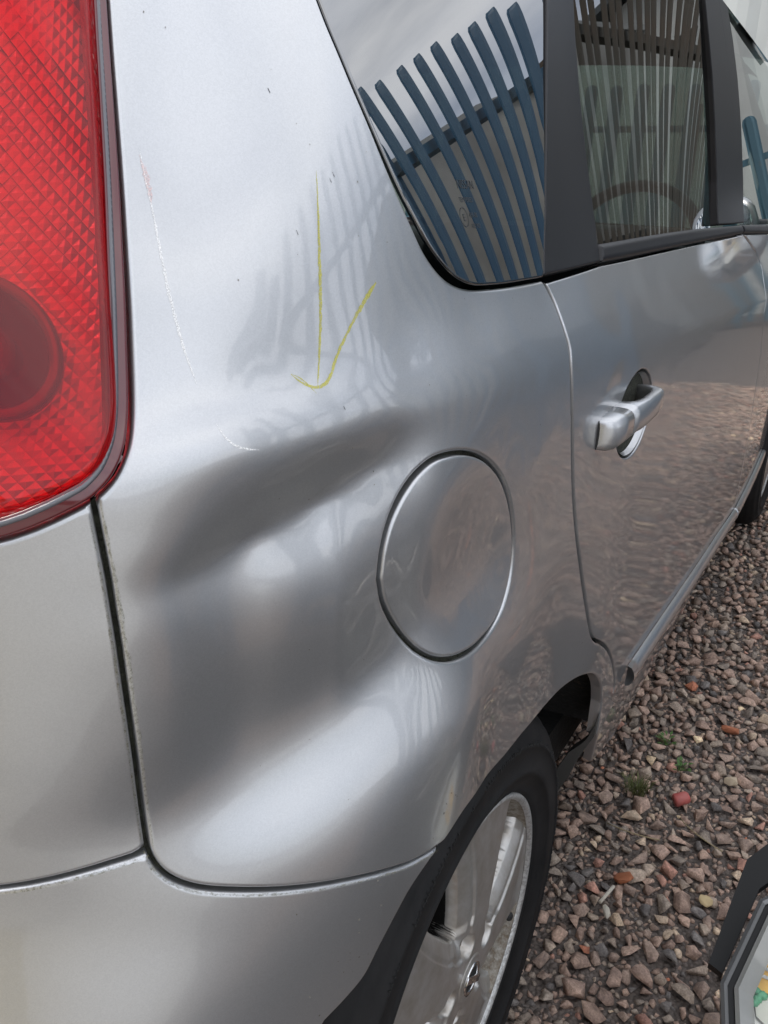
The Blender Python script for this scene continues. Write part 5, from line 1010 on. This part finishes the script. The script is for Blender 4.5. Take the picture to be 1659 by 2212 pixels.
def corrug(x0,y0,x1,y1,z0,z1fn,step,amp):
    L_=math.hypot(x1-x0,y1-y0); n=int(L_/step); ux,uy=(x1-x0)/L_,(y1-y0)/L_; V=[];Fc=[]
    for i in range(n+1):
        d=L_*i/n; o=amp*((i//2)%2); z1=z1fn(d/L_); 
        V+=[(x0+ux*d-uy*o,y0+uy*d+ux*o,z0),(x0+ux*d-uy*o,y0+uy*d+ux*o,z1)]
    for i in range(n): Fc.append((2*i,2*i+2,2*i+3,2*i+1))
    return V,Fc
wallm=clad_mat('grey_cladding',(.33,.35,.35),(.24,.25,.25)); roofm=clad_mat('dark_roof_sheet',(.10,.11,.115),(.06,.065,.07))
def shed(name,label,x0,y0,x1,y1,he,hr,wm,rm,axis='x'):
    t=thing(name,label,'building',((x0+x1)/2,(y0+y1)/2,0)); ox,oy=(x0+x1)/2,(y0+y1)/2; b=B()
    ym=(y0+y1)/2-oy
    for (a,c) in (((x0,y0),(x1,y0)),((x1,y1),(x0,y1))): b.add(*corrug(a[0]-ox,a[1]-oy,c[0]-ox,c[1]-oy,0,lambda f:he,.12,.035))
    g=lambda f: he+(hr-he)*(1-abs(2*f-1))
    for (a,c) in (((x0,y1),(x0,y0)),((x1,y0),(x1,y1))): b.add(*corrug(a[0]-ox,a[1]-oy,c[0]-ox,c[1]-oy,0,g,.12,.035))
    b.obj('wall',wm,t)
    b=B(); e=.25
    for s_,yy in ((-1,y0-oy-e),(1,y1-oy+e)):
        zE=he-(hr-he)*e/((y1-y0)/2); b.add([(x0-ox-e,yy,zE+.05),(x1-ox+e,yy,zE+.05),(x1-ox+e,0,hr+.05),(x0-ox-e,0,hr+.05),(x0-ox-e,yy,zE+.13),(x1-ox+e,yy,zE+.13),(x1-ox+e,0,hr+.13),(x0-ox-e,0,hr+.13)],[(0,1,2,3),(7,6,5,4),(0,4,5,1),(1,5,6,2),(3,2,6,7),(0,3,7,4)])
    b.obj('roof',rm,t); return t
s1=shed('workshop','grey metal workshop with dark pitched roof beyond the blue fence',9.5,-12.5,20,-4.4,3.4,5.6,wallm,roofm)
s2=shed('warehouse','pale grey corrugated warehouse ahead of the car behind the blue fence',10.2,-3.2,24,14,4.4,6.5,clad_mat('pale_cladding',(.50,.52,.50),(.42,.43,.41)),roofm)
# a rendered wall behind the fence
wl2=thing('yard_wall','tall grey rendered wall with raking top behind the blue fence','wall',(3.1,-2.75,0))
b=B(); b.prism([(0,0,0),(6.2,0,0),(6.2,0,3.7),(2.6,0,3.52),(0,0,2.95)],(0,0,0),(0,-.22,0)); b.obj('wall_face',clad_mat('grey_render',(.40,.40,.38),(.20,.198,.19)),wl2)
b=B(); b.box((3.1,.018,.85),(6.16,.03,1.70)); b.obj('darkening_plinth',simple('plinth_black',(.022,.022,.024),.6,noise=(5,(.04,.038,.036),.3,.7)),wl2)  # made-up plinth, put in to darken the foot of the reflections
for (x0,z0),(x1,z1) in (((0,2.95),(2.6,3.52)),((2.6,3.52),(6.2,3.7))):
    b=B(); b.prism([(x0,.04,z0+.003),(x1,.04,z1+.003),(x1,.04,z1+.06),(x0,.04,z0+.06)],(0,0,0),(0,-.30,0)); b.obj('coping',wallm,wl2)
# brick house behind the car
br_m,t,bb=material('sandy_brick'); tc_=t.nodes.new('ShaderNodeTexCoord'); bt_=t.nodes.new('ShaderNodeTexBrick'); bt_.inputs['Scale'].default_value=4.5; bt_.inputs['Color1'].default_value=(.66,.54,.40,1); bt_.inputs['Color2'].default_value=(.56,.43,.31,1); bt_.inputs['Mortar'].default_value=(.5,.46,.4,1); bt_.inputs['Mortar Size'].default_value=.012
mpn=t.nodes.new('ShaderNodeMapping'); mpn.inputs['Rotation'].default_value=(R(90),0,R(90)); t.links.new(tc_.outputs['Object'],mpn.inputs[0]); t.links.new(mpn.outputs[0],bt_.inputs['Vector']); t.links.new(bt_.outputs['Color'],bb.inputs['Base Color']); bb.inputs['Roughness'].default_value=.85
hs=thing('brick_house','sandy brick house mirrored in the bumper behind the car','house',(-9,2,0))
b=B(); b.box((0,0,2.6),(.3,13,5.2)); b.box((-4,-6.35,2.6),(8,.3,5.2)); b.box((-4,6.35,2.6),(8,.3,5.2)); b.obj('wall',br_m,hs)
b=B(); b.prism([(.6,-6.9,5.15),(.6,6.9,5.15),(-4,6.9,8.0),(-4,-6.9,8.0)],(0,0,1),(0,0,.12)); b.prism([(-8.6,6.9,5.15),(-8.6,-6.9,5.15),(-4,-6.9,8.0),(-4,6.9,8.0)],(0,0,1),(0,0,.12)); b.obj('roof',simple('red_roof_tile',(.17,.08,.06),.8,noise=(4,(.12,.06,.05),.3,.7)),hs)
wf=simple('white_window_frame',(.75,.75,.73),.4); wg=simple('dark_window_glass',(.03,.035,.04),.03,spec=1)
for yy,zz_ in ((-4.5,1.5),(-1.2,1.5),(3.8,1.5),(-4.5,4.0),(-1.2,4.0),(1.6,4.0),(4.4,4.0)):
    wn=link('window',mesh('window',*(lambda q:(q.v,q.f))(B().box((.17,yy,zz_+.62),(.06,1.5,.07)).box((.17,yy,zz_-.62),(.06,1.5,.07)).box((.17,yy-.72,zz_),(.06,.07,1.2)).box((.17,yy+.72,zz_),(.06,.07,1.2)).box((.172,yy,zz_),(.05,.05,1.17))),False),wf,hs)
    b=B(); b.box((.16,yy,zz_),(.02,1.40,1.17)); b.obj('pane',wg,wn)
dr=B(); dr.box((.17,1.5,1.05),(.06,.95,2.1)); dr=dr.obj('door',simple('cream_door',(.62,.56,.44),.4),hs); b=B(); b.tube([(.2,1.2,1.0),(.25,1.2,1.0),(.25,1.32,1.0)],.014,8); b.obj('handle',M['chrome'],dr,True)
mt=thing('darkening_mat','black mat added on the gravel beside the blue fence to darken reflections in the car','mat',(.20,-1.50,.030)); mt.rotation_euler=(0,0,R(3)); b=B()  # unseen mat, added so the lower panel reflects something dark
b.box((0,0,0),(2.3,.64,.014),bev=.004); b.obj('mat_base',M['rubber'],mt); b=B()
for k in range(43): b.box((-1.09+k*.0517,0,.0085),(.016,.62,.004))
b.obj('mat_ribs',M['rubber'],mt,kind='stuff')
# yellow bollard and loose wheel
bo=thing('bollard','yellow steel bollard standing behind the rear bumper','bollard',tuple(BOLL)); b=B(); b.tube([(0,0,0),(0,0,.85),(0,0,.91),(0,0,.935)],[.085,.085,.07,.02],20); b.obj('post',simple('yellow_paint',(.70,.50,.04),.45,noise=(14,(.55,.38,.05),.3,.5)),bo,True); b=B(); b.tube([(0,0,.62),(0,0,.70)],.0865,20); b.obj('band',simple('white_band',(.75,.75,.72),.5),bo,True)
sw=copy_tree(wh); sw.parent=None; sw.name='spare_wheel'; sw['label']='loose silver alloy wheel leaning on the blue fence'; sw['category']='wheel'; sw.location=(.28,FY+.22,.30); sw.rotation_euler=(R(-10),0,math.pi)
